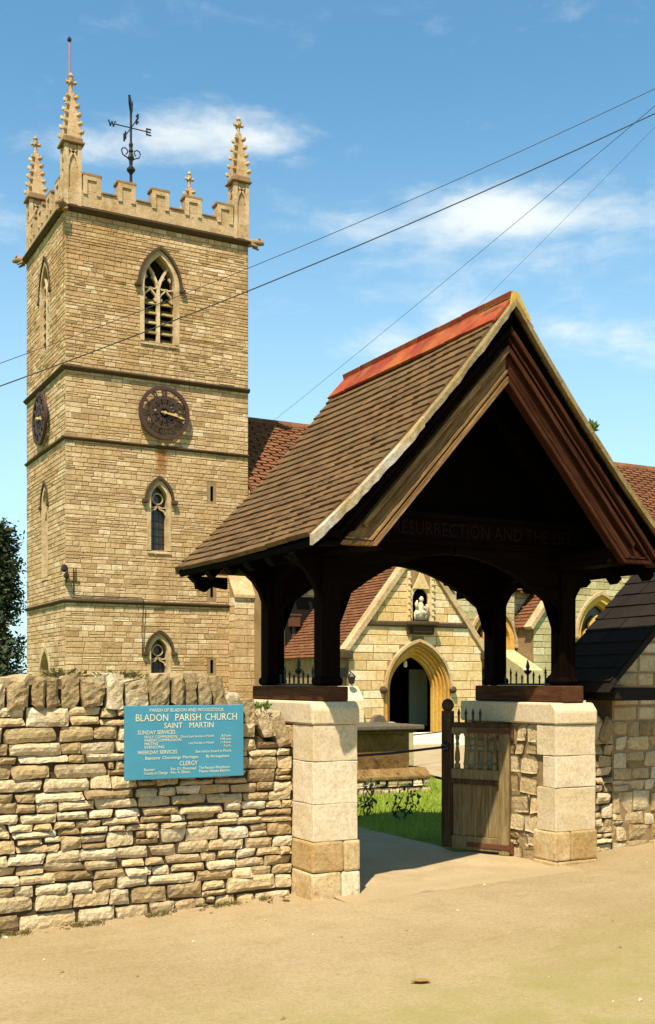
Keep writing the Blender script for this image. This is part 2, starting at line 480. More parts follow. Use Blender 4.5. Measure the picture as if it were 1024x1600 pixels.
class MB:
    def __init__(self):
        self.v, self.f, self.t = [], [], []

    def add(self, vs, fs, tone=.5):
        b = len(self.v)
        self.v += [tuple(x) for x in vs]
        self.f += [[b + i for i in f] for f in fs]
        self.t += [tone] * len(vs)
        return self

    def box(self, x0, x1, y0, y1, z0, z1, tone=.5):
        return self.add([(x0, y0, z0), (x1, y0, z0), (x1, y1, z0), (x0, y1, z0), (x0, y0, z1), (x1, y0, z1), (x1, y1, z1), (x0, y1, z1)],
                        [(0, 3, 2, 1), (4, 5, 6, 7), (0, 1, 5, 4), (1, 2, 6, 5), (2, 3, 7, 6), (3, 0, 4, 7)], tone)

    def prism(self, pts, ext, tone=.5):
        """closed polygon pts extruded by vector ext"""
        n = len(pts)
        e = Vector(ext)
        a = [Vector(p) for p in pts]
        return self.add(a + [p + e for p in a],
                        [list(range(n))[::-1], list(range(n, 2 * n))] + [(i, (i + 1) % n, n + (i + 1) % n, n + i) for i in range(n)], tone)

    def beam(self, p0, p1, w, h, up=(0, 0, 1), tone=.5):
        p0, p1 = Vector(p0), Vector(p1)
        d = (p1 - p0).normalized()
        s = d.cross(Vector(up)).normalized()
        u = s.cross(d)
        q = [s * w / 2 + u * h / 2, -s * w / 2 + u * h / 2, -s * w / 2 - u * h / 2, s * w / 2 - u * h / 2]
        return self.prism([p0 + x for x in q], p1 - p0, tone)

    def tube(self, pts, r, n=8, tone=.5, cap=True):
        pts = [Vector(p) for p in pts]
        rr = r if hasattr(r, '__len__') else [r] * len(pts)
        vs, fs = [], []
        ref = Vector((0, 0, 1))
        for i, p in enumerate(pts):
            d = (pts[min(i + 1, len(pts) - 1)] - pts[max(i - 1, 0)]).normalized()
            if abs(d.dot(ref)) > .95:
                ref = Vector((0, 1, 0)) if abs(d.z) > .9 else Vector((0, 0, 1))
            a = d.cross(ref).normalized()
            c = d.cross(a)
            for k in range(n):
                th = 2 * math.pi * k / n
                vs.append(p + (a * math.cos(th) + c * math.sin(th)) * rr[i])
        for i in range(len(pts) - 1):
            for k in range(n):
                fs.append((i * n + k, i * n + (k + 1) % n, (i + 1) * n + (k + 1) % n, (i + 1) * n + k))
        if cap:
            fs.append(list(range(n))[::-1])
            fs.append([len(vs) - n + k for k in range(n)])
        return self.add(vs, fs, tone)

    def lathe(self, c, prof, n=12, tone=.5):
        """prof: (radius, z) from bottom to top round a vertical axis through c"""
        c = Vector(c)
        return self.tube_prof(c, prof, n, tone)

    def tube_prof(self, c, prof, n, tone):
        vs, fs = [], []
        for r, z in prof:
            for k in range(n):
                th = 2 * math.pi * (k + .5) / n
                vs.append(c + Vector((r * math.cos(th), r * math.sin(th), z)))
        for i in range(len(prof) - 1):
            for k in range(n):
                fs.append((i * n + k, i * n + (k + 1) % n, (i + 1) * n + (k + 1) % n, (i + 1) * n + k))
        fs.append(list(range(n))[::-1])
        fs.append([len(vs) - n + k for k in range(n)])
        return self.add(vs, fs, tone)

    def grow(self, fr, pts, width, d0, d1, tone=.5):
        """flat bar of given width following 2-D points (u, z) on frame fr, between depths d0 (front) and d1"""
        P = [Vector(p) for p in pts]
        L, R = [], []
        for i, p in enumerate(P):
            d = (P[min(i + 1, len(P) - 1)] - P[max(i - 1, 0)])
            d.normalize()
            nrm = Vector((-d.y, d.x))
            w = width[i] if hasattr(width, '__len__') else width
            L.append(p + nrm * w / 2)
            R.append(p - nrm * w / 2)
        n = len(P)
        vs = [fr(q.x, q.y, d0) for q in L] + [fr(q.x, q.y, d0) for q in R] + [fr(q.x, q.y, d1) for q in L] + [fr(q.x, q.y, d1) for q in R]
        fs = []
        for i in range(n - 1):
            fs += [(i, i + 1, n + i + 1, n + i), (2 * n + i, 3 * n + i, 3 * n + i + 1, 2 * n + i + 1),
                   (i, 2 * n + i, 2 * n + i + 1, i + 1), (n + i, n + i + 1, 3 * n + i + 1, 3 * n + i)]
        fs += [(0, n, 3 * n, 2 * n), (n - 1, 3 * n - 1, 4 * n - 1, 2 * n - 1)]
        return self.add(vs, fs, tone)

    def build(self, name, mat, parent=None, smooth=False, bevel=0, kind=None, fix=True):
        off = wloc(parent)
        me = bpy.data.meshes.new(name)
        me.from_pydata([(x[0] - off.x, x[1] - off.y, x[2] - off.z) for x in self.v], [], self.f)
        a = me.attributes.new('tone', 'FLOAT', 'POINT')
        a.data.foreach_set('value', self.t)
        if fix and len(self.f) < 20000:
            bm = bmesh.new()
            bm.from_mesh(me)
            bmesh.ops.recalc_face_normals(bm, faces=bm.faces)
            bm.to_mesh(me)
            bm.free()
        if smooth:
            me.polygons.foreach_set('use_smooth', [True] * len(me.polygons))
        me.materials.append(mat)
        o = bpy.data.objects.new(name, me)
        COL.objects.link(o)
        if parent:
            o.parent = parent
        WL[o.name] = off
        if bevel:
            bv = o.modifiers.new('bevel', 'BEVEL')
            bv.width = bevel
            bv.segments = 2
            bv.limit_method = 'ANGLE'
        if kind:
            o['kind'] = kind
        return o


def copy_tree(o, parent=None, shift=Vector((0, 0, 0))):
    c = o.copy()
    COL.objects.link(c)
    c.parent = parent
    if parent is None or shift.length:
        c.location = Vector(o.location) + shift
    WL[c.name] = wloc(o) + shift
    for ch in list(o.children):
        copy_tree(ch, c)
    return c


def frame(o, u, n):
    """maps (u along the wall, z height, depth into the wall) to a world point"""
    o, u, n = Vector(o), Vector(u).normalized(), Vector(n).normalized()
    return lambda a, z, d=0.0: o + u * a + Vector((0, 0, z)) - n * d


# ------------------------------------------------------------------ pointed arches
def arch_half(h, z):
    """half-width of the hole h = (uc, half, zsill, zspring, zapex) at height z"""
    uc, a, zs, zp, za = h
    if z < zs or z > za:
        return 0
    if z <= zp:
        return a
    H = za - zp
    R = (a * a + H * H) / (2 * a)
    return max(0, (a - R) + math.sqrt(max(0, R * R - (z - zp) ** 2)))


def arch_line(h, n=9, grow=0, sill=None, half_n=None):
    """points (u, z) from bottom left over the apex to bottom right"""
    uc, a, zs, zp, za = h
    a2, H2 = a + grow, (za - zp) + grow * 1.25
    R = (a2 * a2 + H2 * H2) / (2 * a2)
    cx = a2 - R
    th1 = math.atan2(H2, -cx)
    right = [(uc + cx + R * math.cos(th1 * i / n), zp + R * math.sin(th1 * i / n)) for i in range(n + 1)]
    right[-1] = (uc, zp + H2)
    left = [(2 * uc - u, z) for u, z in right]
    bot = zs if sill is None else sill
    return [(uc - a2, bot)] + left + right[-2::-1] + [(uc + a2, bot)]


def arch_band(mb, fr, h, g0, g1, d0, d1, sill0=None, skip_jamb=False, tone=.5, n=9):
    """moulding between the arch grown by g0 and by g1, front at depth d0, back at d1"""
    A, B = arch_line(h, n, g0, sill0), arch_line(h, n, g1, sill0)
    if skip_jamb:
        A, B = A[1:-1], B[1:-1]
    k = len(A)
    vs = [fr(u, z, d0) for u, z in A] + [fr(u, z, d0) for u, z in B] + [fr(u, z, d1) for u, z in A] + [fr(u, z, d1) for u, z in B]
    fs = []
    for i in range(k - 1):
        fs += [(i, i + 1, k + i + 1, k + i), (i, 2 * k + i, 2 * k + i + 1, i + 1), (k + i, k + i + 1, 3 * k + i + 1, 3 * k + i)]
    fs += [(0, k, 3 * k, 2 * k), (k - 1, 3 * k - 1, 4 * k - 1, 2 * k - 1)]
    return mb.add(vs, fs, tone)


def sheet(mb, fr, outline, holes, depth, tone=.3):
    """flat wall sheet with arched holes"""
    bm = bmesh.new()
    edges = []
    for loop in [outline] + holes:
        vs = [bm.verts.new(fr(u, z, depth)) for u, z in loop]
        for i in range(len(vs)):
            edges.append(bm.edges.new((vs[i], vs[(i + 1) % len(vs)])))
    bmesh.ops.triangle_fill(bm, use_beauty=True, edges=edges)
    bm.verts.index_update()
    mb.add([v.co.copy() for v in bm.verts], [[v.index for v in f.verts] for f in bm.faces], tone)
    bm.free()


def clip_poly(poly, a, b, c):
    """keep the part of polygon with a*u + b*z <= c"""
    out = []
    for i in range(len(poly)):
        p, q = poly[i], poly[(i + 1) % len(poly)]
        dp, dq = a * p[0] + b * p[1] - c, a * q[0] + b * q[1] - c
        if dp <= 0:
            out.append(p)
        if (dp < 0 < dq) or (dq < 0 < dp):
            k = dp / (dp - dq)
            out.append((p[0] + (q[0] - p[0]) * k, p[1] + (q[1] - p[1]) * k))
    return out


def masonry(u0, u1, z0, z1, course, length, holes=(), margin=.0, cuts=(), gap=.012, seed=1, split=.0):
    """coursed stones as (polygon, tone); holes are arches kept clear by margin; cuts are half planes"""
    r = random.Random(seed)
    res = []
    z = z0
    while z < z1 - .02:
        h = r.uniform(*course)
        if z + h > z1 - .05:
            h = z1 - z
        spans = [(u0, u1)]
        for ho in holes:
            zz = [z + h * k / 4 for k in range(5)]
            w = max(arch_half(ho, q) for q in zz)
            if w > 0:
                w += margin
                ns = []
                for a, b in spans:
                    if ho[0] + w <= a or ho[0] - w >= b:
                        ns.append((a, b))
                    else:
                        if ho[0] - w > a + .03:
                            ns.append((a, ho[0] - w))
                        if ho[0] + w < b - .03:
                            ns.append((ho[0] + w, b))
                spans = ns
        for a, b in spans:
            u = a
            while u < b - .01:
                L = r.uniform(*length)
                if r.random() < .15:
                    L *= 1.5
                if b - u - L < length[0] * .6:
                    L = b - u
                rows = [(z, z + h)]
                if r.random() < split:
                    k = r.uniform(.4, .6)
                    rows = [(z, z + h * k), (z + h * k, z + h)]
                for za, zb in rows:
                    g = gap / 2
                    j = lambda: r.uniform(-.35, .35) * gap
                    poly = [(u + g + j(), za + g + j()), (u + L - g + j(), za + g + j()), (u + L - g + j(), zb - g + j()), (u + g + j(), zb - g + j())]
                    for c in cuts:
                        poly = clip_poly(poly, *c)
                        if len(poly) < 3:
                            break
                    if len(poly) >= 3:
                        us = [p[0] for p in poly]
                        zs = [p[1] for p in poly]
                        if max(us) - min(us) > .02 and max(zs) - min(zs) > .02:
                            res.append((poly, min(1, max(0, r.gauss(.5, .26)))))
                u += L
        z += h
    return res


def add_stone(mb, fr, poly, tone, proud=.012, cham=.010, base=.004, r=rng):
    cu = sum(p[0] for p in poly) / len(poly)
    cz = sum(p[1] for p in poly) / len(poly)
    n = len(poly)
    pr = proud * r.uniform(.45, 1.2)
    inner = []
    for u, z in poly:
        du, dz = cu - u, cz - z
        inner.append((u + math.copysign(min(abs(du) * .6, cham), du), z + math.copysign(min(abs(dz) * .6, cham), dz)))
    vs = [fr(u, z, base) for u, z in poly] + [fr(u, z, -pr - r.uniform(0, .25) * proud) for u, z in inner]
    mb.add(vs, [list(range(n, 2 * n))] + [(i, (i + 1) % n, n + (i + 1) % n, n + i) for i in range(n)], tone)


def wall_face(parent, fr, stones, mat, limit, proud=.012, cham=.010, name='stone', near=None):
    """the biggest-looking stones become parts, the others one joined part"""
    def key(s):
        us = [p[0] for p in s[0]]
        zs = [p[1] for p in s[0]]
        c = fr((min(us) + max(us)) / 2, (min(zs) + max(zs)) / 2)
        d = (c - Vector((0, 0, EYE))).length
        q = (max(us) - min(us)) * (max(zs) - min(zs)) / d ** 2
        if near and not near(c):
            q *= 1e-4
        return -q
    st = sorted(stones, key=key)
    for poly, tone in st[:limit]:
        m = MB()
        add_stone(m, fr, poly, tone, proud, cham)
        m.build(name, mat, parent, fix=False)
    if len(st) > limit:
        m = MB()
        for poly, tone in st[limit:]:
            add_stone(m, fr, poly, tone, proud, cham)
        m.build('stonework', mat, parent, kind='stuff', fix=False)


# ------------------------------------------------------------------ rough rubble stones
def rubble(mb, fr, uc, zc, w, h, tone, seed, prot=.03, back=.06, tilt=0.0, rough=.010):
    """an angular split stone: skewed outline, ragged edges, broken face"""
    r = random.Random(seed)
    nu = max(4, min(10, int(w / .028)))
    nz = max(3, min(8, int(h / .026)))
    k1, k2 = r.uniform(.0, .06), r.uniform(.0, .08)
    off = Vector((r.uniform(0, 90), r.uniform(0, 90), r.uniform(0, 90)))
    cu = [r.uniform(-.10, .04) * min(w, .2) for _ in range(4)]
    cz = [r.uniform(-.13, .05) * h for _ in range(4)]
    vs, fs = [], []
    slope_u, slope_z = r.uniform(-.014, .014), r.uniform(-.012, .012)
    ct, stt = math.cos(tilt), math.sin(tilt)

    def pt(s, t):
        a, b = (s + 1) / 2, (t + 1) / 2
        wts = ((1 - a) * (1 - b), a * (1 - b), a * b, (1 - a) * b)
        sgu, sgz = (-1, 1, 1, -1), (-1, -1, 1, 1)
        du = w / 2 * s * (1 - k1 * abs(t) ** 4) + sum(x * g * c for x, g, c in zip(wts, sgu, cu))
        dz = h / 2 * t * (1 - k2 * abs(s) ** 4) + sum(x * g * c for x, g, c in zip(wts, sgz, cz))
        q = Vector((du * 14, dz * 14, 0)) + off
        du += noise.noise(q) * rough * .8
        dz += (noise.noise(q + Vector((31, 7, 3))) * .6 + noise.noise(q * 2.6) * .4) * rough * .9
        return (uc + du * ct - dz * stt, zc + du * stt + dz * ct)

    for j in range(nz + 1):
        for i in range(nu + 1):
            s, t = 2 * i / nu - 1, 2 * j / nz - 1
            u, z = pt(s, t)
            edge = max(abs(s) ** 9, abs(t) ** 8)
            q = Vector((s * w * 9, t * h * 13, 0)) + off * 1.3
            cell = noise.voronoi(q * 1.6)[0]
            bump_ = (cell[1] - cell[0]) * .8 - .3 + noise.noise(q * 2.9) * .55
            d = prot * (1 - .45 * edge) + bump_ * rough * .9 + slope_u * s + slope_z * t
            vs.append(fr(u, z, -d))
    row = nu + 1
    for j in range(nz):
        for i in range(nu):
            fs.append((j * row + i, j * row + i + 1, (j + 1) * row + i + 1, (j + 1) * row + i))
    rim = [i for i in range(row)] + [j * row + nu for j in range(1, nz + 1)] + [nz * row + i for i in range(nu - 1, -1, -1)] + [j * row for j in range(nz - 1, 0, -1)]
    b0 = len(vs)
    for i in rim:
        u, z = pt(2 * (i % row) / nu - 1, 2 * (i // row) / nz - 1)
        vs.append(fr(u, z, back))
    k = len(rim)
    for i in range(k):
        fs.append((rim[i], rim[(i + 1) % k], b0 + (i + 1) % k, b0 + i))
    mb.add(vs, fs, tone)


def rubble_rows(u0, u1, ztop, zbot, course, length, seed, thin=.28, gap=.012):
    """list of (uc, zc, w, h) rough stones, bottom to top; ztop/zbot are functions of u"""
    r = random.Random(seed)
    res = []
    zlo = min(zbot(u0), zbot(u1)) - .06
    zhi = max(ztop(u0), ztop(u1))
    z = zlo
    while z < zhi:
        h = r.uniform(*course)
        if zhi - z - h < .045:
            h = max(.03, zhi - z)
        u = u0 - r.uniform(0, length[0])
        while u < u1:
            k = max(.55, min(1.5, r.gauss(.9, .35)))
            L = max(length[0], min(length[1], (length[0] + length[1]) / 2 * k * (.7 + 2.4 * h)))
            if u1 - u - L < length[0] * .7:
                L = u1 - u
            a, b = max(u, u0), min(u + L, u1)
            um = (a + b) / 2
            if b - a > .03 and z + h * .5 < ztop(um) and z + h > zbot(um) - .03:
                zt = min(z + h, ztop(um))
                dz = r.uniform(-.006, .006)
                if (zt - z) > .085 and r.random() < thin:
                    q = z + (zt - z) * r.uniform(.38, .62)
                    res.append((um, (z + q) / 2 + dz, b - a - gap, q - z - gap))
                    if r.random() < .5:
                        c = a + (b - a) * r.uniform(.35, .65)
                        res.append(((a + c) / 2, (q + zt) / 2 + dz, c - a - gap, zt - q - gap))
                        res.append(((c + b) / 2, (q + zt) / 2 - dz, b - c - gap, zt - q - gap))
                    else:
                        res.append((um, (q + zt) / 2 + dz, b - a - gap, zt - q - gap))
                else:
                    res.append((um, (z + zt) / 2 + dz, b - a - gap, zt - z - gap * .8))
            u += L
        z += h
    return [s for s in res if s[2] > .025 and s[3] > .018]


# ------------------------------------------------------------------ lettering
def text_mesh(mb, fr, body, size, u, z, depth, align='LEFT', extrude=.002, tone=.5, width=None, rot=0.0):
    cu = bpy.data.curves.new('text', 'FONT')
    cu.body = body
    cu.size = size
    cu.align_x = align
    cu.align_y = 'CENTER' if rot else 'BOTTOM_BASELINE'
    cu.resolution_u = 2
    cu.extrude = 0
    o = bpy.data.objects.new('text', cu)
    COL.objects.link(o)
    dg = bpy.context.evaluated_depsgraph_get()
    me = bpy.data.meshes.new_from_object(o.evaluated_get(dg))
    k = 1.0
    xs = [v.co.x for v in me.vertices]
    if width and xs:
        k = width / (max(xs) - min(xs))
    c, s = math.cos(rot), math.sin(rot)
    n = len(me.vertices)
    P = [(v.co.x * k, v.co.y) for v in me.vertices]
    P = [(x * c - y * s, x * s + y * c) for x, y in P]
    mb.add([fr(u + x, z + y, depth - extrude) for x, y in P], [list(p.vertices) for p in me.polygons], tone)
    bpy.data.objects.remove(o)
    bpy.data.curves.remove(cu)
    bpy.data.meshes.remove(me)


# ================================================================== ground
def road_z(x):
    return .035 * (max(-8, min(11, x)) - 3.2)


def grid(name, xs, ys, zf, mat, kind='structure'):
    m = MB()
    vs = [(x, y, zf(x, y)) for y in ys for x in xs]
    w = len(xs)
    fs = [(j * w + i, j * w + i + 1, (j + 1) * w + i + 1, (j + 1) * w + i) for j in range(len(ys) - 1) for i in range(w - 1)]
    m.add(vs, fs)
    o = m.build(name, mat, None, smooth=True)
    o['kind'] = kind
    return o


xs = [-2500, -300, -60, -20, -8] + [-7 + .25 * i for i in range(76)] + [20, 60, 300, 2500]
ys = [-2500, -300, -60, -20, -6, -2] + [0 + .2 * i for i in range(39)]


def road_h(x, y):
    b = road_z(x)
    if -7 < x < 12 and y > -1:
        b += noise.noise(Vector((x * .9, y * .9, 3))) * .012
    return b


grid('road', xs, ys, road_h, M_road)
lawn_z = .11


def path_h(x, y):
    return max(road_h(x, min(y, 7.6)) + .006, .03 + .095 * min(1, max(0, (y - 7.0) / 1.4)))


def lawn_h(x, y):
    if y < 7.62:
        return road_z(x) - .25
    if 3.4 < x < 6.6 and y < 8.7:
        return path_h(x, y) - .04
    if -5 < x < 40 and y < 45:
        return lawn_z + noise.noise(Vector((x * .5, y * .5, 9))) * .03 * min(1, max(0, (y - 9) / 3))
    return lawn_z


grid('churchyard_ground', [-2500, -300, -60, -10] + [0 + .25 * i for i in range(80)] + [25, 40, 60, 300, 2500],
     [7.55, 7.62, 8, 8.3, 8.6, 8.75] + [9 + .5 * i for i in range(20)] + [20, 22, 25, 30, 40, 60, 300, 3000], lawn_h, M_lawn)
# the path: a wide threshold under the gate, then a walk going north beside the grass
m = MB()
ysp = [6.75 + .15 * i for i in range(20)] + [10 + i for i in range(14)]
W_ = 16
vs, fs = [], []
for y in ysp:
    xa, xb = 3.86, 6.02
    if y > 8.0:
        xb = 5.62 + noise.noise(Vector((y * 1.3, 0, 5))) * .07
    for i in range(W_ + 1):
        x = xa + (xb - xa) * i / W_
        yy = y
        if y < 6.8:
            yy = y + noise.noise(Vector((x * 2.3, 4, 1))) * .22 + .10
        z = path_h(x, yy)
        if y < 7.05:
            z = road_h(x, yy) + (-.012 if y < 6.8 else .001 if y < 6.95 else .005)
        vs.append((x, yy, z))
for j in range(len(ysp) - 1):
    for i in range(W_):
        a_ = j * (W_ + 1) + i
        fs.append((a_, a_ + 1, a_ + W_ + 2, a_ + W_ + 1))
m.add(vs, fs)
tag(m.build('path', M_path, smooth=True), kind='structure')
m = MB()
pth = [(9.9, 13.6), (10.2, 14.6), (11.4, 16.9), (13.6, 20.5), (15.5, 24.3)]
hw = [.5, .6, .7, .8, .75]
vs, fs = [], []
for i, (x, y) in enumerate(pth):
    a = Vector(pth[min(i + 1, len(pth) - 1)]) - Vector(pth[max(i - 1, 0)])
    a.normalize()
    nn = Vector((-a.y, a.x))
    for q in (-1, 1):
        vs.append((x + nn.x * hw[i] * q, y + nn.y * hw[i] * q, lawn_z + .045))
for i in range(len(pth) - 1):
    fs.append((2 * i, 2 * i + 1, 2 * i + 3, 2 * i + 2))
m.add(vs, fs)
tag(m.build('path', M_path), kind='structure')

# ================================================================== church tower
T0 = Vector((8.22, 30.77, 0))
TW, TD = 5.56, 4.54
tower = thing('church_tower', T0, 'tall cream stone church tower with battlements, corner pinnacles and a clock on two sides', 'church tower')
TX1, TY1 = T0.x + TW, T0.y + TD
frS = frame(T0, (1, 0, 0), (0, -1, 0))                       # south face, u to the right
frW = frame((T0.x, TY1, 0), (0, -1, 0), (-1, 0, 0))          # west face, u towards the corner
Z1, Z2, Z3, Z4, Z5 = 3.86, 8.40, 10.37, 14.82, 15.85
UC, WC = 2.76, TD / 2
hS_bel = (UC, .47, 11.42, 13.05, 13.95)
hS_mid = (UC - .02, .25, 5.4, 6.85, 7.3)
hS_low = (UC - .02, .25, .9, 2.45, 2.85)
hW_bel = (WC, .47, 11.42, 13.05, 13.95)
hW_mid = (WC, .25, 4.7, 6.85, 7.3)
hW_low = (WC, .55, .3, 1.75, 2.5)
slits = [(UC + 1.62, .045, 6.95, 7.4, 7.41), (UC + 1.62, .045, 4.1, 4.6, 4.61), (UC + 1.62, .045, 1.85, 2.25, 2.26)]
mort = MB()
sheet(mort, frS, [(0, 0), (TW, 0), (TW, Z4), (0, Z4)], [arch_line(h) for h in (hS_bel, hS_mid, hS_low)] + [[(s[0] - s[1], s[2]), (s[0] + s[1], s[2]), (s[0] + s[1], s[3]), (s[0] - s[1], s[3])] for s in slits], 0)
sheet(mort, frW, [(0, 0), (TD, 0), (TD, Z4), (0, Z4)], [arch_line(h) for h in (hW_bel, hW_mid, hW_low)], 0)
mort.add([(TX1, T0.y, 0), (TX1, TY1, 0), (TX1, TY1, Z4), (TX1, T0.y, Z4), (T0.x, TY1, 0), (T0.x, TY1, Z4)], [(0, 1, 2, 3), (1, 4, 5, 2)], .5)
mort.add([(T0.x, T0.y, Z4), (TX1, T0.y, Z4), (TX1, TY1, Z4), (T0.x, TY1, Z4)], [(0, 1, 2, 3)], .5)
mort.build('wall', M_mortar, tower, fix=False)
holesS = [hS_bel, hS_mid, hS_low] + slits
stS, stW = [], []
for k, (a, b, cr, ln) in enumerate([(0, Z1, (.09, .19), (.16, .56)), (Z1, Z2, (.08, .17), (.14, .52)), (Z2, Z3, (.09, .17), (.16, .54)), (Z3, Z4, (.07, .16), (.13, .48))]):
    stS += masonry(0, TW, a, b, cr, ln, holesS, .10, seed=20 + k, gap=.011, split=.10)
    stW += masonry(0, TD, a, b, cr, ln, [hW_bel, hW_mid, hW_low], .10, seed=30 + k, gap=.011, split=.10)
wall_face(tower, frS, [q for q in stS if q[0][0][1] > Z3 - .01], M_tower_top, 40, .016, .012)
wall_face(tower, frW, [q for q in stW if q[0][0][1] > Z3 - .01], M_tower_top, 0, .016, .012)
stS, stW = [q for q in stS if q[0][0][1] <= Z3 - .01], [q for q in stW if q[0][0][1] <= Z3 - .01]
wall_face(tower, frS, stS, M_tower, 210, .013, .012, near=lambda c: c.z > 1.8)
wall_face(tower, frW, stW, M_tower, 50, .013, .012, near=lambda c: c.z > 1.8)

# string courses wrap the two visible faces
def string(z, hgt, out, name='string_course', drop=.5, u_end=TW + .02):
    s = MB()
    prof = [(0, -hgt / 2), (out * .4, -hgt / 2), (out, -hgt * .05), (out, hgt * .15), (.0, hgt / 2)]
    A = [(T0.x - o, TY1, z + q) for o, q in prof]
    B = [(T0.x - o, T0.y - o, z + q) for o, q in prof]
    C = [(T0.x + u_end, T0.y - o, z + q) for o, q in prof]
    n = len(prof)
    fs = []
    for base in (0, n):
        for i in range(n):
            fs.append((base + i, base + (i + 1) % n, base + n + (i + 1) % n, base + n + i))
    fs += [list(range(n)), list(range(2 * n, 3 * n))]
    s.add(A + B + C, fs, .5)
    return s.build(name, M_string, tower)


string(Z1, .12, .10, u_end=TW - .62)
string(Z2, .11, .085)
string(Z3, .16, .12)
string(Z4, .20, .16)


def window_trim(parent, fr, h, depth=.28, jamb=.13, mat=M_trim, hood=True, name='window', sill=True, glaze=None, hood_mat=M_string):
    """frame ring, splayed reveal, hood mould with label stops and sill; returns the frame object"""
    f = MB()
    arch_band(f, fr, h, 0.0, jamb, -.022, .02, tone=.7)
    A, B = arch_line(h, 9, 0), arch_line(h, 9, 0)
    k = len(A)
    f.add([fr(u, z, .02) for u, z in A] + [fr(u, z, depth + .1) for u, z in B], [(i, k + i, k + i + 1, i + 1) for i in range(k - 1)], .75)
    w = f.build(name, mat, parent)
    if sill:
        s = MB()
        uc, a, zs, zp, za = h
        P = [(-.05, -.10), (-.05, -.05), (depth, .035), (depth, -.10)]
        s.add([fr(uc - a - jamb * .9, zs + z, d) for d, z in P] + [fr(uc + a + jamb * .9, zs + z, d) for d, z in P],
              [(0, 1, 2, 3), (4, 5, 6, 7), (0, 1, 5, 4), (1, 2, 6, 5), (2, 3, 7, 6), (3, 0, 4, 7)], .8)
        s.build('sill', mat, w)
    if hood:
        hd = MB()
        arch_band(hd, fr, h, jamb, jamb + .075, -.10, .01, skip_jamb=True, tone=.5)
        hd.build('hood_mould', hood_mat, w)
        for sg in (-1, 1):
            st = MB()
            uu = h[0] + sg * (h[1] + jamb + .075)
            st.box(*sorted((0, 1)), 0, 1, 0, 1) if False else None
            q = [fr(uu - .085, h[3] - .11, 0), fr(uu + .085, h[3] - .11, 0), fr(uu + .085, h[3] + .0, 0), fr(uu - .085, h[3] + .0, 0)]
            nrm = fr(0, 0, -.14) - fr(0, 0, 0)
            st.prism(q, nrm, .4)
            st.build('label_stop', hood_mat, w, bevel=.02)
    if glaze is not None:
        uc, a, zs, zp, za = h
        g = MB()
        pts = arch_line(h, 9, 0)
        g.add([fr(u, z, depth) for u, z in pts], [list(range(len(pts)))])
        g.build('pane', glaze, w)
    return w


def arcpts(c, r, a0, a1, n=7):
    return [(c[0] + r * math.cos(rad(a0 + (a1 - a0) * i / n)), c[1] + r * math.sin(rad(a0 + (a1 - a0) * i / n))) for i in range(n + 1)]


def belfry(fr, h, dp=.42):
    uc, a, zs, zp, za = h
    w = window_trim(tower, fr, h, dp, .13, name='belfry_window', glaze=M_dark)
    m = MB()
    m.grow(fr, [(uc, zs), (uc, zp + .05)], .085, .10, .26, .95)
    m.build('mullion', M_trim, w)
    t = MB()
    # the mullion forks into a Y, each light has a cusped ogee head
    for sg in (-1, 1):
        t.grow(fr, [(uc, zp - .05), (uc + sg * .06, zp + .18), (uc + sg * .17, zp + .42), (uc + sg * .31, zp + .62)], [.08, .08, .075, .05], .12, .24, .9)
        c = uc + sg * .235
        zq = zp - .32
        t.grow(fr, [(c - .2, zq - .08), (c - .16, zq + .12), (c - .06, zq + .22), (c, zq + .30), (c + .06, zq + .22), (c + .16, zq + .12), (c + .2, zq - .08)], .045, .14, .24, .8)
        t.grow(fr, [(c - .22, zq + .33), (c - .1, zq + .29), (c, zq + .31), (c + .1, zq + .29), (c + .22, zq + .33)], .04, .14, .24, .8)
        for s2 in (-1, 1):   # cusps
            t.add([fr(c + s2 * .19, zq + .05, .15), fr(c + s2 * .19, zq - .1, .15), fr(c + s2 * .09, zq + .0, .15),
                   fr(c + s2 * .19, zq + .05, .23), fr(c + s2 * .19, zq - .1, .23), fr(c + s2 * .09, zq + .0, .23)],
                  [(0, 1, 2), (3, 5, 4), (0, 2, 5, 3), (1, 4, 5, 2), (0, 3, 4, 1)], .9)
            zt = zp + .28
            cc = uc + sg * .26
            t.add([fr(cc + s2 * .13, zt + .12, .15), fr(cc + s2 * .13, zt - .06, .15), fr(cc + s2 * .04, zt + .02, .15),
                   fr(cc + s2 * .13, zt + .12, .23), fr(cc + s2 * .13, zt - .06, .23), fr(cc + s2 * .04, zt + .02, .23)],
                  [(0, 1, 2), (3, 5, 4), (0, 2, 5, 3), (1, 4, 5, 2), (0, 3, 4, 1)], .8)
    t.build('tracery', M_trim, w)
    for sg in (-1, 1):
        for k in range(5):
            z = zs + .02 + k * .285
            lb = MB()
            u0, u1 = uc + sg * .045, uc + sg * a
            P = [(.16, z), (.18, z - .03), (.40, z + .17), (.38, z + .20)]
            lb.add([fr(u0, q, d) for d, q in P] + [fr(u1, q, d) for d, q in P],
                   [(0, 1, 2, 3), (4, 5, 6, 7), (0, 1, 5, 4), (1, 2, 6, 5), (2, 3, 7, 6), (3, 0, 4, 7)], rng.random())
            lb.build('louvre', M_louvre, w)


M_louvre = mat_stone('stone louvre', [(0, (.16, .11, .04)), (1, (.30, .23, .09))], (.13, .09, .03), .5, 2, 14, .4, .01, .3)
belfry(frS, hS_bel)
belfry(lambda a, z, d=0.0: frW(a, z, d * .45), hW_bel)


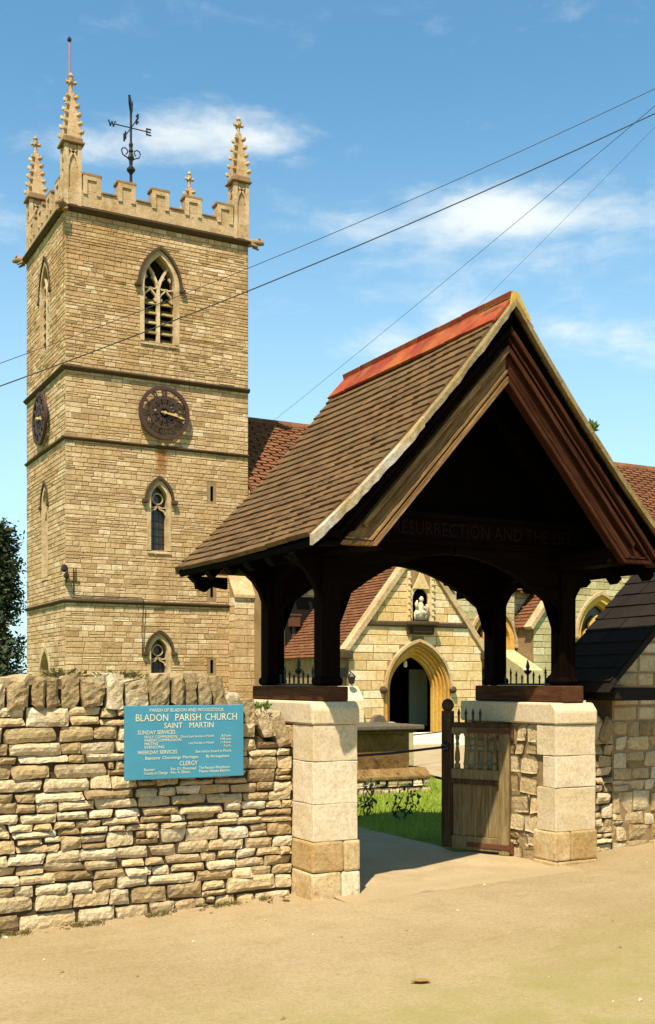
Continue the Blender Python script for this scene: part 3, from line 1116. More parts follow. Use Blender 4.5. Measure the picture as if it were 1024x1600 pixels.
def tall_light(fr, h, mat=M_trim, foils=True):
    uc, a, zs, zp, za = h
    w = window_trim(tower, fr, h, .26, .12, mat, name='lancet_window', glaze=M_glass)
    lead = MB()
    for k in range(1, int((zp - zs) / .22)):
        lead.grow(fr, [(uc - a, zs + .22 * k), (uc + a, zs + .22 * k)], .014, .245, .258)
    for s in (-.33, .33):
        lead.grow(fr, [(uc + s * a, zs), (uc + s * a, zp)], .010, .246, .258)
    lead.build('glazing_bar', M_iron, w)
    if foils:
        t = MB()
        zq = zp - .30
        t.grow(fr, [(uc - a, zq + .12), (uc - a * .5, zq + .10), (uc, zq + .16), (uc + a * .5, zq + .10), (uc + a, zq + .12)], .04, .12, .2, .9)
        t.grow(fr, [(uc - a, zq - .1), (uc - a * .75, zq + .02), (uc - a * .3, zq + .06), (uc, zq + .15), (uc + a * .3, zq + .06), (uc + a * .75, zq + .02), (uc + a, zq - .1)], .04, .12, .2, .8)
        t.grow(fr, arcpts((uc, zp + .06), a * .62, 0, 360, 14), .035, .12, .2, .6)
        t.build('tracery', M_trim, w)


tall_light(frS, hS_mid)
tall_light(frS, hS_low)
tall_light(lambda a, z, d=0.0: frW(a, z, d * .5), hW_mid)
wd = window_trim(tower, frW, hW_low, .3, .14, M_trim, name='west_door', sill=False, hood=False)
dm = MB()
for k in range(5):
    u = WC - .55 + k * .22
    pts = [(u + .005, .3), (u + .215, .3), (u + .215, 2.5), (u + .005, 2.5)]
    dm.prism([frW(a, z, .26) for a, z in pts], (.04, 0, 0), k / 5)
dm.build('door_boarding', mat_wood('red door boards', (.16, .05, .025), (.26, .10, .05), 'z'), wd)
for s in slits:
    g = MB()
    uc, a, zs, zp, za = s
    arch = [(uc - a, zs), (uc + a, zs), (uc + a, zp), (uc - a, zp)]
    g.add([frS(u, z, 0) for u, z in arch] + [frS(u, z, .3) for u, z in arch], [(4, 5, 6, 7), (0, 1, 5, 4), (1, 2, 6, 5), (2, 3, 7, 6), (3, 0, 4, 7)])
    g.build('slit_window', M_dark, tower)
m = MB()
for a in (0.31, 1.37):
    pass

# buttress at the south-east corner with a sloped weathering
m = MB()
bx0, bx1, by = TX1 - .62, TX1 + .12, T0.y - .42
m.prism([(bx0, by, 0), (bx0, T0.y - .02, 0), (bx0, T0.y - .02, 4.75), (bx0, by, 4.15)], (bx1 - bx0, 0, 0), .5)
bt = m.build('buttress', M_mortar, tower)
frB = frame((bx0, by, 0), (1, 0, 0), (0, -1, 0))
frBw = frame((bx0, T0.y, 0), (0, -1, 0), (-1, 0, 0))
m = MB()
for poly, tone in masonry(0, bx1 - bx0, 0, 4.12, (.16, .26), (.3, .6), seed=5):
    add_stone(m, frB, poly, tone, .012, .01)
for poly, tone in masonry(0, .42, 0, 4.1, (.16, .26), (.2, .42), seed=6):
    add_stone(m, frBw, poly, tone, .012, .01)
m.build('stonework', M_tower, bt, kind='stuff', fix=False)
m = MB()
m.prism([(bx0 - .05, by - .08, 4.08), (bx0 - .05, by - .08, 4.18), (bx0 - .05, T0.y, 4.86), (bx0 - .05, T0.y, 4.70)], (bx1 - bx0 + .1, 0, 0), .6)
m.build('weathering', M_trim, bt, bevel=.015)

# parapet with battlements on all four sides
pz0, pz1, pz2 = Z4 + .11, 15.38, 15.86
m = MB()
th = .32
for (x0, x1, y0, y1) in ((T0.x, TX1, T0.y, T0.y + th), (T0.x, TX1, TY1 - th, TY1), (T0.x, T0.x + th, T0.y + th, TY1 - th), (TX1 - th, TX1, T0.y + th, TY1 - th)):
    m.box(x0, x1, y0, y1, pz0, pz1, rng.uniform(.4, .6))
m.build('parapet', M_trim2 if 'M_trim2' in globals() else M_trim, tower, bevel=.01)


def merlon(x0, x1, y0, y1, horiz):
    o = .035
    m = MB()
    m.box(x0, x1, y0, y1, pz1, pz2 - .06, rng.uniform(.3, .7))
    me = m.build('merlon', M_trim, tower, bevel=.008)
    c = MB()
    c.box(x0 - o, x1 + o, y0 - o, y1 + o, pz2 - .06, pz2 + .03, rng.uniform(.3, .7))
    c.build('coping', M_string2, me, bevel=.015)
    # raised roll round a sunk panel
    p = MB()
    d = .035
    if horiz:
        for a, b, z0, z1 in ((x0 + .0, x0 + .12, pz1 - .1, pz2 - .06), (x1 - .12, x1, pz1 - .1, pz2 - .06), (x0 + .12, x1 - .12, pz2 - .17, pz2 - .06)):
            p.box(a, b, y0 - d, y0 - .001, z0, z1, .6)
    else:
        for a, b, z0, z1 in ((y0, y0 + .12, pz1 - .1, pz2 - .06), (y1 - .12, y1, pz1 - .1, pz2 - .06), (y0 + .12, y1 - .12, pz2 - .17, pz2 - .06)):
            p.box(x0 - d, x0 - .001, a, b, z0, z1, .6)
    p.build('panel_moulding', M_trim, me)


M_string2 = mat_stone('brown coping', [(0, (.20, .12, .06)), (1, (.30, .19, .10))], (.15, .085, .04), .5, 1.5, 16, .4, .006, .4, (.09, .06, .03))


def crenel_cap(x0, x1, y0, y1):
    c = MB()
    c.box(x0, x1, y0 - .04, y1 + .02, pz1 - .001, pz1 + .055, .4)
    c.build('crenel_sill', M_string2, tower, bevel=.012)


un = TW - 1.0
step = un / 9
edges = [T0.x + .5 + step * i for i in range(10)]
for i in range(9):
    if i % 2 == 0:
        merlon(edges[i], edges[i + 1], T0.y, T0.y + th, True)
        merlon(edges[i], edges[i + 1], TY1 - th, TY1, True)
    else:
        crenel_cap(edges[i] + .037, edges[i + 1] - .037, T0.y, T0.y + th)
step = (TD - 1.0) / 7
edges = [T0.y + .5 + step * i for i in range(8)]
for i in range(7):
    if i % 2 == 0:
        merlon(T0.x, T0.x + th, edges[i], edges[i + 1], False)
        merlon(TX1 - th, TX1, edges[i], edges[i + 1], False)

# pinnacles: one model, three copies
PW = .24


def make_pinnacle(cx, cy):
    m = MB()
    m.box(cx - PW + .05, cx + PW - .05, cy - PW + .05, cy + PW - .05, Z4, 16.62, .5)
    sh = m.build('pinnacle', M_trim, tower, bevel=.01)
    f = MB()
    for sx, sy in ((-1, -1), (1, -1), (-1, 1), (1, 1)):      # corner rolls leave a sunk panel on each face
        f.box(cx + sx * (PW - .055) - .055, cx + sx * (PW - .055) + .055, cy + sy * (PW - .055) - .055, cy + sy * (PW - .055) + .055, Z4 + .001, 16.6, .7)
    for fr_ in (frame((cx, cy - PW, 0), (1, 0, 0), (0, -1, 0)), frame((cx - PW, cy, 0), (0, -1, 0), (-1, 0, 0))):
        f.grow(fr_, [(-.14, 16.0), (-.12, 16.18), (-.05, 16.32), (0, 16.42)], .06, .006, .08, .7)
        f.grow(fr_, [(.14, 16.0), (.12, 16.18), (.05, 16.32), (0, 16.42)], .06, .006, .08, .7)
        f.grow(fr_, [(-.1, 16.48), (0, 16.36), (.1, 16.48)], .05, .006, .08, .7)
    f.build('panel_moulding', M_trim, sh)
    c = MB()
    c.box(cx - PW - .075, cx + PW + .075, cy - PW - .075, cy + PW + .075, 16.62, 16.69, .4)
    c.box(cx - PW - .03, cx + PW + .03, cy - PW - .03, cy + PW + .03, 16.69, 16.80, .5)
    c.build('cornice', M_string2, sh, bevel=.02)
    s = MB()
    vs = [(cx - .25, cy - .25, 16.8), (cx + .25, cy - .25, 16.8), (cx + .25, cy + .25, 16.8), (cx - .25, cy + .25, 16.8),
          (cx - .075, cy - .075, 18.15), (cx + .075, cy - .075, 18.15), (cx + .075, cy + .075, 18.15), (cx - .075, cy + .075, 18.15)]
    s.add(vs, [(0, 3, 2, 1), (4, 5, 6, 7), (0, 1, 5, 4), (1, 2, 6, 5), (2, 3, 7, 6), (3, 0, 4, 7)], .5)
    s.build('spire', M_trim, sh, bevel=.012)
    k = MB()
    for lv in range(5):
        z = 16.95 + lv * .25
        r = .245 - .17 * (z - 16.8) / 1.35
        for sx, sy in ((-1, -1), (1, -1), (-1, 1), (1, 1)):
            d = Vector((sx, sy, 0)).normalized()
            p = Vector((cx + sx * r, cy + sy * r, z))
            k.tube([p - d * .04, p + d * .04 + Vector((0, 0, .02)), p + d * .07 + Vector((0, 0, .09))], [.055, .06, .035], 5, .6)
            q = p + d * .055 + Vector((0, 0, .05))
            k.tube([q - Vector((.0, 0, .03)), q + Vector((0, 0, .045))], [.05, .02], 5, .7)
    k.build('crocket', M_trim, sh, kind='stuff')
    fn = MB()
    fn.lathe((cx, cy, 0), [(.055, 18.12), (.085, 18.16), (.05, 18.2), (.045, 18.34), (.09, 18.40), (.05, 18.46), (.05, 18.55), (.075, 18.6), (.03, 18.68), (.0, 18.72)], 8, .5)
    for dx, dy in ((1, 0), (-1, 0), (0, 1), (0, -1)):
        p = Vector((cx, cy, 18.42))
        d = Vector((dx, dy, 0))
        fn.tube([p + d * .03, p + d * .13, p + d * .15 + Vector((0, 0, .06))], [.04, .05, .03], 6, .5)
    fn.build('finial', M_trim, sh)
    return sh


pin = make_pinnacle(T0.x + .22, T0.y + .22)
for sh in ((TW - .44, 0), (0, TD - .44), (TW - .44, TD - .44)):
    copy_tree(pin, tower, Vector((sh[0], sh[1], 0)))

# gargoyles at the parapet string
def gargoyle(p, d):
    m = MB()
    p, d = Vector(p), Vector(d).normalized()
    up = Vector((0, 0, 1))
    m.tube([p - d * .1, p + d * .12 + up * .03, p + d * .25 + up * .05, p + d * .36 + up * .02, p + d * .45 - up * .02], [.11, .12, .09, .10, .04], 8, .6)
    s = d.cross(up)
    for sg in (-1, 1):
        m.tube([p + d * .33 + up * .08 + s * sg * .05, p + d * .30 + up * .17 + s * sg * .08], [.04, .015], 5, .6)
        m.tube([p + d * .1 + s * sg * .1 - up * .05, p + d * .28 + s * sg * .12 - up * .14], [.05, .03], 5, .5)
    m.build('gargoyle', M_string2, tower, smooth=True)


gargoyle((TX1 + .02, T0.y - .02, Z4 - .02), (1, -.6, 0))
gargoyle((T0.x, TY1, Z4 - .02), (-1, .5, 0))
gargoyle((T0.x, T0.y, Z4 - .04), (-.5, -.6, 0))


# clocks
def clock(fr, uc, zc, name='clock'):
    R = .77
    def ring(r0, r1, d0, d1, mat, nm, par, tone=.5, n=48):
        m = MB()
        vs, fs = [], []
        for r, d in ((r0, d0), (r1, d0), (r1, d1), (r0, d1)):
            vs += [fr(uc + r * math.cos(2 * math.pi * k / n), zc + r * math.sin(2 * math.pi * k / n), d) for k in range(n)]
        for q in range(4):
            for k in range(n):
                fs.append((q * n + k, q * n + (k + 1) % n, ((q + 1) % 4) * n + (k + 1) % n, ((q + 1) % 4) * n + k))
        m.add(vs, fs, tone)
        return m.build(nm, mat, par)
    ck = ring(.66, R, -.20, -.12, M_dial, name, tower)
    dots = MB()
    for k in range(60):
        th = 2 * math.pi * k / 60
        w = .014
        a, b = .69, .745
        c, s = math.cos(th), math.sin(th)
        dots.add([fr(uc + a * c - w * s, zc + a * s + w * c, -.206), fr(uc + a * c + w * s, zc + a * s - w * c, -.206),
                  fr(uc + b * c + w * s, zc + b * s - w * c, -.206), fr(uc + b * c - w * s, zc + b * s + w * c, -.206)], [(0, 1, 2, 3)])
    dots.build('minute_mark', M_rust, ck, kind='stuff')
    ring(.40, .45, -.19, -.13, M_dial, 'inner_ring', ck)
    # openwork star in the middle, dense dark bars before the wall
    st = MB()
    for k in range(12):
        th = 2 * math.pi * k / 12
        c, s = math.cos(th), math.sin(th)
        st.grow(fr, [(uc + .05 * c, zc + .05 * s), (uc + .41 * c, zc + .41 * s)], .05, -.18, -.14)
        st.grow(fr, arcpts((uc + .24 * c, zc + .24 * s), .15, 0, 360, 10), .035, -.185, -.14)
    st.grow(fr, arcpts((uc, zc), .06, 0, 360, 12), .1, -.185, -.14)
    st.build('openwork_centre', M_dial, ck)
    for k, rn in enumerate(['XII', 'I', 'II', 'III', 'IIII', 'V', 'VI', 'VII', 'VIII', 'IX', 'X', 'XI']):
        th = math.pi / 2 - 2 * math.pi * k / 12
        nm = MB()
        rm = .555
        fl = frame(fr(0, 0), fr(1, 0) - fr(0, 0), fr(0, 0, -1) - fr(0, 0))
        rot = th - math.pi / 2
        e = Vector((-math.sin(th), math.cos(th)))
        rr = Vector((math.cos(th), math.sin(th)))
        # strokes drawn by hand: thick serifed bars between the two rings
        x = 0
        adv = {'I': .044, 'V': .095, 'X': .095}
        tw = sum(adv[c] for c in rn)
        x = tw / 2
        def P(xx, yy):
            q = Vector((uc, zc)) + rr * (rm + yy) + e * xx
            return (q.x, q.y)
        for c in rn:
            w = adv[c]
            xc = x - w / 2
            if c == 'I':
                nm.grow(fr, [P(xc, -.115), P(xc, .115)], .024, -.19, -.14)
            elif c == 'V':
                nm.grow(fr, [P(xc + .04, .115), P(xc, -.115)], .032, -.19, -.14)
                nm.grow(fr, [P(xc, -.115), P(xc - .04, .115)], .02, -.188, -.14)
            else:
                nm.grow(fr, [P(xc + .04, .115), P(xc - .04, -.115)], .032, -.19, -.14)
                nm.grow(fr, [P(xc - .04, .115), P(xc + .04, -.115)], .02, -.188, -.14)
            x -= w
        nm.grow(fr, [P(tw / 2, .11), P(-tw / 2, .11)], .02, -.189, -.14)
        nm.grow(fr, [P(tw / 2, -.11), P(-tw / 2, -.11)], .02, -.189, -.14)
        nm.build('numeral', M_dial, ck)
    for nm_, ln, ang, w, d in (('minute_hand', .62, -12, .045, -.25), ('hour_hand', .40, -4, .055, -.23)):
        h = MB()
        c, s = math.cos(rad(ang)), math.sin(rad(ang))
        pts = [(-.12, 0), (.05, 0), (ln * .7, 0), (ln * .78, 0), (ln, 0)]
        h.grow(fr, [(uc + x * c, zc + x * s) for x, _ in pts], [w * .6, w * .8, w * .55, w * 1.5, .01], d, d + .012)
        h.build(nm_, M_gold, ck)
    hb = MB()
    hb.tube([fr(uc, zc, -.01), fr(uc, zc, -.27)], .045, 10)
    hb.build('boss', M_gold, ck)


clock(frS, 2.84, 9.36)
clock(frW, WC, 9.36)
# conduit and lamp bracket at the corner
m = MB()
m.tube([frS(.22, 4.75, -.05), frS(.22, 4.05, -.05), frS(.3, 4.0, -.05), frS(2.2, 4.0, -.05), frS(2.22, 3.95, -.14), frS(2.22, 2.42, -.05), frS(2.34, 2.38, -.05)], .014, 6)
m.build('conduit', M_iron, tower)
m = MB()
m.tube([frS(.02, 4.35, -.03), frS(.02, 4.75, -.18), frS(.25, 4.75, -.18), frS(.30, 4.4, -.03)], .018, 6)
m.lathe(frS(-.08, 4.68, -.2), [(.03, -.05), (.10, 0), (.08, .12), (.03, .16)], 8)
m.lathe(frS(-.02, 4.5, -.2), [(.03, -.05), (.08, 0), (.07, .08), (.02, .12)], 8)
m.build('lamp_bracket', M_iron, tower)

# flagpole on the tower
fp = thing('flagpole', (8.56, 31.6, Z4), 'thin dark flagpole standing behind the front left pinnacle of the tower', 'flagpole')
m = MB()
m.tube([(8.56, 31.6, Z4), (8.56, 31.6, 18), (8.56, 31.6, 19.9)], [.045, .04, .028], 8)
m.build('pole', M_pole, fp, smooth=True)
m = MB()
m.lathe((8.56, 31.6, 19.9), [(.03, 0), (.06, .05), (.06, .1), (.02, .16)], 8)
m.build('truck', M_iron, fp)

# weather vane
vx, vy = 10.86, 33.04
vane = thing('weather_vane', (vx, vy, Z4), 'black iron weather vane with cockerel and compass letters above the battlements', 'weather vane')
m = MB()
m.lathe((vx, vy, 0), [(.045, Z4), (.045, 17.15), (.05, 17.2), (.13, 17.3), (.13, 17.36), (.05, 17.46), (.06, 17.6), (.1, 17.7), (.05, 17.85), (.08, 17.9), (.045, 18.0), (.07, 18.1), (.035, 18.2), (.035, 19.4), (.0, 19.55)], 8)
m.build('pole', M_iron, vane)
m = MB()
for sg in (-1, 1):
    c = (vx + sg * .2, 17.95)
    pts = [(vx + sg * .03, 17.66), (vx + sg * .12, 17.74), (vx + sg * .26, 17.8)] + [(c[0] + sg * .10 * math.cos(a), c[1] - .03 + .10 * math.sin(a)) for a in [rad(x) for x in (-40, 0, 50, 100, 150, 200, 250)]]
    m.tube([(x, vy, z - .05) for x, z in pts], .02, 6)
m.build('scroll', M_iron, vane)
zz = 18.62
m = MB()
m.tube([(vx - .50, vy, zz), (vx + .51, vy, zz)], .017, 6)
m.tube([(vx, vy - .52, zz), (vx, vy + .52, zz)], .017, 6)
m.build('compass_arm', M_iron, vane)


def bars(m, ox, oz, segs, along):
    for (x0, z0, x1, z1) in segs:
        if along == 'x':
            m.beam((ox + x0 * .8, vy, oz + z0 * .8), (ox + x1 * .8, vy, oz + z1 * .8), .035, .035, (0, 1, 0))
        else:
            m.beam((vx, ox + x0, oz + z0), (vx, ox + x1, oz + z1), .04, .04, (1, 0, 0))


for ch, ox, along, segs in (('w', vx - .60, 'x', [(-.13, .11, -.06, -.11), (-.06, -.11, 0, .08), (0, .08, .06, -.11), (.06, -.11, .13, .11)]),
                            ('e', vx + .57, 'x', [(-.08, -.13, -.08, .13), (-.08, .11, .1, .11), (-.08, 0, .08, 0), (-.08, -.11, .1, -.11)]),
                            ('n', vy + .6, 'y', [(-.08, -.12, -.08, .12), (.08, -.12, .08, .12), (-.08, .12, .08, -.12)]),
                            ('s', vy - .6, 'y', [(-.08, .11, .08, .11), (-.08, 0, .08, 0), (-.08, -.11, .08, -.11), (-.08, 0, -.08, .11), (.08, -.11, .08, 0)])):
    m = MB()
    bars(m, ox, zz, segs, along)
    m.build('compass_letter', M_iron, vane)
# the cockerel, turned away so that it shows narrow
m = MB()
rot = Matrix.Rotation(rad(62), 3, 'Z')
prof = [(-.30, .10), (-.34, .30), (-.22, .34), (-.10, .16), (.04, .12), (.12, .26), (.15, .36), (.21, .36), (.20, .30), (.27, .27), (.20, .24), (.20, .12), (.14, -.02), (.03, -.08), (.02, -.17), (-.02, -.17), (-.03, -.08), (-.16, -.04)]
pp = [Vector((vx, vy, 19.18)) + rot @ Vector((a, -.03, b)) for a, b in prof]
m.prism(pp, rot @ Vector((0, .06, 0)))
m.build('cockerel', M_iron, vane, bevel=.015)


# ================================================================== church roofs
def roof_courses(mb, el, er, rl, rr, n, tile, seed=1, lip=.03):
    """lapped tile courses on the slope eave-left, eave-right, ridge-left, ridge-right"""
    el, er, rl, rr = map(Vector, (el, er, rl, rr))
    nrm = (er - el).cross(rl - el).normalized()
    if nrm.z < 0:
        nrm = -nrm
    r = random.Random(seed)
    for k in range(n):
        f0, f1 = k / n, (k + 1.25) / n
        a, b = el.lerp(rl, f0), er.lerp(rr, f0)
        c, d = el.lerp(rl, min(1, f1)), er.lerp(rr, min(1, f1))
        q = max(1, int((b - a).length / tile))
        for i in range(q + 1):
            sh = .5 if k % 2 else 0.0
            s0, s1 = max(0, (i - sh) / q), min(1, (i + 1 - sh) / q - .004)
            if s1 - s0 < .002:
                continue
            up = lip * r.uniform(.8, 1.2)
            p = [a.lerp(b, s0) + nrm * up, a.lerp(b, s1) + nrm * up, c.lerp(d, s1) + nrm * .004, c.lerp(d, s0) + nrm * .004, a.lerp(b, s0), a.lerp(b, s1)]
            mb.add(p, [(0, 1, 2, 3), (4, 5, 1, 0)], min(1, max(0, r.gauss(.5, .25))))


nave = thing('church_nave', (20, 33, 0), 'long church nave with steep red-brown tiled roof behind the tower and gateway', 'church building')
NX0, NX1, NYR, NYE, NZR, NZE = TX1 + .005, 34.0, 33.04, 27.9, 10.1, 4.55
AY = 28.2
m = MB()
m.box(NX0, NX1, AY, 38.0, 0, 4.5, .5)
for xg in (NX0 + .012, NX1 - .41):
    m.prism([(xg, AY + .01, 4.502), (xg, 37.9, 4.502), (xg, NYR, 9.85)], (.4, 0, 0), .5)
m.build('wall', M_mortar, nave)
m = MB()
hA = (20.7 - NX0, .68, 1.3, 2.75, 3.7)
frA = frame((NX0, AY, 0), (1, 0, 0), (0, -1, 0))
stA = masonry(0, 12.0, 0, 4.5, (.15, .24), (.3, .7), [hA], .12, seed=44)
wall_face(nave, frA, stA, M_aisle, 0, .015, .012)
m = MB()
roof_courses(m, (NX0, NYE - .1, NZE - .12), (NX1, NYE - .1, NZE - .12), (NX0, NYR, NZR), (NX1, NYR, NZR), 52, .5, 3, .045)
m.build('tile_courses', M_church_tile, nave, kind='stuff', fix=False)
m = MB()
m.add([(NX0, NYE, NZE - .15), (NX1, NYE, NZE - .15), (NX1, NYR, NZR - .02), (NX0, NYR, NZR - .02), (NX0, 38.2, NZE - .15), (NX1, 38.2, NZE - .15)], [(0, 1, 2, 3), (3, 2, 5, 4)])
m.build('roof', M_church_tile, nave)
m = MB()
for i in range(40):
    x = NX0 + i * .506
    m.prism([(x, NYR - .16, NZR - .12), (x, NYR, NZR + .08), (x, NYR + .16, NZR - .12), (x, NYR, NZR + .02)], (.49, 0, 0), rng.random())
m.build('ridge_tiles', M_church_tile, nave, kind='stuff')


def tracery_window(parent, fr, h, mat=M_arch, depth=.3, inner=M_glass):
    """two lights under a quatrefoil-like eye"""
    uc, a, zs, zp, za = h
    w = window_trim(parent, fr, h, depth, .16, mat, name='tracery_window', glaze=inner, hood_mat=M_trim)
    o = MB()
    arch_band(o, fr, h, -.09, 0, .12, .28, tone=.6)
    o.build('inner_order', mat, w)
    t = MB()
    t.grow(fr, [(uc, zs), (uc, zp - .1)], .10, .13, .27, .9)
    for sg in (-1, 1):
        c = uc + sg * a / 2
        t.grow(fr, [(c - a * .47, zp - .35), (c - a * .4, zp - .12), (c - a * .2, zp + .08), (c, zp + .18), (c + a * .2, zp + .08), (c + a * .4, zp - .12), (c + a * .47, zp - .35)], .08, .13, .27, .8)
    t.grow(fr, [(uc, zp - .15), (uc - a * .28, zp + .12), (uc - a * .33, zp + .35), (uc - a * .12, zp + .55), (uc, zp + .62), (uc + a * .12, zp + .55), (uc + a * .33, zp + .35), (uc + a * .28, zp + .12), (uc, zp - .15)], .085, .12, .26, .8)
    t.build('tracery', mat, w)
    g = MB()
    for k in range(1, int((zp - zs) / .25)):
        g.grow(fr, [(uc - a, zs + .25 * k), (uc + a, zs + .25 * k)], .014, depth - .02, depth - .005)
    g.build('glazing_bar', M_iron, w)
    return w


# glass sits just before the solid aisle wall, so the window is built as a shallow recess
tracery_window(nave, frame((NX0, AY - .34, 0), (1, 0, 0), (0, -1, 0)), hA)
rb = MB()
for (a, b, c, d) in ((hA[0] - hA[1] - .35, hA[0] - hA[1] - .0, 0, 3.9), (hA[0] + hA[1], hA[0] + hA[1] + .35, 0, 3.9)):
    pass
fr2 = frame((NX0, AY - .32, 0), (1, 0, 0), (0, -1, 0))
sheet(rb, fr2, [(4.7, 0), (7.78, 0), (7.78, 4.3), (4.7, 4.3)], [arch_line(hA)], 0, .5)
rb.box(NX0 + 4.7, NX0 + 4.72, AY - .32, AY, 0, 4.3)
rb.add([(NX0 + 4.7, AY - .32, 4.3), (NX0 + 7.78, AY - .32, 4.3), (NX0 + 7.78, AY, 4.5), (NX0 + 4.7, AY, 4.5)], [(0, 1, 2, 3)], .5)
rb.build('wall', M_aisle, nave, fix=False)
wall_face(nave, fr2, masonry(4.7, 7.78, 0, 4.3, (.15, .24), (.3, .7), [hA], .15, seed=47), M_aisle, 0, .015, .012)
# downpipe with hopper on the aisle wall
m = MB()
px_ = 13.98
m.tube([(px_, AY - .12, .1), (px_, AY - .12, 3.15)], .055, 8)
m.box(px_ - .14, px_ + .14, AY - .26, AY - .02, 3.15, 3.45)
m.box(px_ - .17, px_ + .17, AY - .28, AY - .02, 3.45, 3.5)
m.build('downpipe', M_rust, nave)

# ------------------------------------------------------------------ transept
TRX, TRY, TRH = 24.26, 27.0, 2.66
tr = thing('church_transept', (TRX, TRY, 0), 'lichened church gable with an orange traceried window seen right of the gateway', 'church gable')
frT = frame((TRX - TRH, TRY, 0), (1, 0, 0), (0, -1, 0))
ze, zap = 3.35, 6.55
sl_ = (zap - ze) / TRH
hT = (TRH, .80, 1.6, 3.05, 4.15)
m = MB()
sheet(m, frT, [(0, 0), (2 * TRH, 0), (2 * TRH, ze), (TRH, zap), (0, ze)], [arch_line(hT)], 0, .4)
m.box(TRX - TRH, TRX - TRH + .02, TRY, AY - .33, 0, ze)
m.box(TRX + TRH - .02, TRX + TRH, TRY, AY, 0, ze)
m.build('wall', M_mortar, tr, fix=False)
cut = [(-sl_, 1, ze), (sl_, 1, ze + 2 * TRH * sl_)]
wall_face(tr, frT, masonry(0, 2 * TRH, 0, zap, (.15, .24), (.3, .7), [hT], .15, cuts=cut, seed=48), M_aisle, 0, .015, .012)
tracery_window(tr, frT, hT)
for sg in (-1, 1):
    m = MB()
    p0, p1 = Vector((TRX + sg * (TRH + .15), TRY, ze - .12)), Vector((TRX, TRY, zap + .12))
    m.beam(p0, p1, .34, .14, (0, -1, 0)) if False else m.beam(p0 + Vector((0, .05, 0)), p1 + Vector((0, .05, 0)), .14, .34, (0, 1, 0), .6)
    m.build('coping', M_trim, tr, bevel=.01)
m = MB()
roof_courses(m, (TRX + TRH + .1, TRY + .2, ze - .1), (TRX + TRH + .1, 33, ze - .1), (TRX, TRY + .2, zap), (TRX, 33, zap), 30, .5, 4, .04)
roof_courses(m, (TRX - TRH - .1, 33, ze - .1), (TRX - TRH - .1, TRY + .2, ze - .1), (TRX, 33, zap), (TRX, TRY + .2, zap), 30, .5, 5, .04)
m.build('tile_courses', M_church_tile, tr, kind='stuff', fix=False)
m = MB()
m.prism([(TRX - TRH - .75, TRY - .55, 0), (TRX - TRH - .75, AY - .33, 0), (TRX - TRH - .75, AY - .33, 2.6), (TRX - TRH - .75, TRY - .55, 1.95)], (.7, 0, 0), .5)
m.build('buttress', M_aisle, tr, bevel=.02)

# ================================================================== porch
PX, PY, PH = 15.74, 24.4, 2.05
porch = thing('church_porch', (PX, PY, 0), 'gabled stone church porch with a pointed orange archway and a statue niche', 'church porch')
frP = frame((PX - PH, PY, 0), (1, 0, 0), (0, -1, 0))
pze, pza = 2.45, 4.98
psl = (pza - pze) / PH
hP = (PH + .0, .765, .0, 1.36, 2.36)
m = MB()
sheet(m, frP, [(0, 0), (2 * PH, 0), (2 * PH, pze), (PH, pza), (0, pze)], [arch_line(hP, grow=.14)], 0, .4)
m.add([(PX - PH, PY, 0), (PX - PH, AY, 0), (PX - PH, AY, pze), (PX - PH, PY, pze), (PX + PH, PY, 0), (PX + PH, AY, 0), (PX + PH, AY, pze), (PX + PH, PY, pze)], [(0, 1, 2, 3), (4, 5, 6, 7)])
m.build('wall', M_mortar, porch, fix=False)
hP2 = (hP[0], hP[1] + .2, hP[2], hP[3], hP[4] + .22)
cut = [(-psl, 1, pze), (psl, 1, pze + 2 * PH * psl)]
niche = (PH + .05, .30, 3.18, 3.9, 4.3)
stP = masonry(0, 2 * PH, 0, 3.02, (.19, .29), (.35, .85), [hP2], .06, cuts=cut, seed=61) + masonry(0, 2 * PH, 3.14, pza, (.16, .24), (.35, .8), [(PH + .05, .36, 3.1, 4.75, 4.8)], .0, cuts=cut, seed=62)
wall_face(porch, frP, stP, M_porch, 200, .010, .010)
# archway: receding orders
for k, (g0, g1, d0, d1) in enumerate(((.17, .22, -.02, .04), (.10, .17, .05, .12), (.03, .10, .13, .20), (-.04, .03, .21, .28), (-.09, -.04, .29, .42))):
    m = MB()
    arch_band(m, frP, hP, g0, g1, d0, d1, tone=.3 + .12 * k, n=12)
    ar = m.build('archway_order', M_arch, porch)
m = MB()
arch_band(m, frP, hP, .22, .28, -.11, .01, skip_jamb=True, tone=.6, n=12)
hdm = m.build('hood_mould', M_trim, porch)
for sg in (-1, 1):
    m = MB()
    u = hP[0] + sg * (hP[1] + .30)
    m.tube([frP(u, 1.40, 0), frP(u, 1.38, -.09), frP(u, 1.36, -.16)], [.09, .10, .05], 8)
    m.build('label_stop', M_string, hdm, smooth=True)
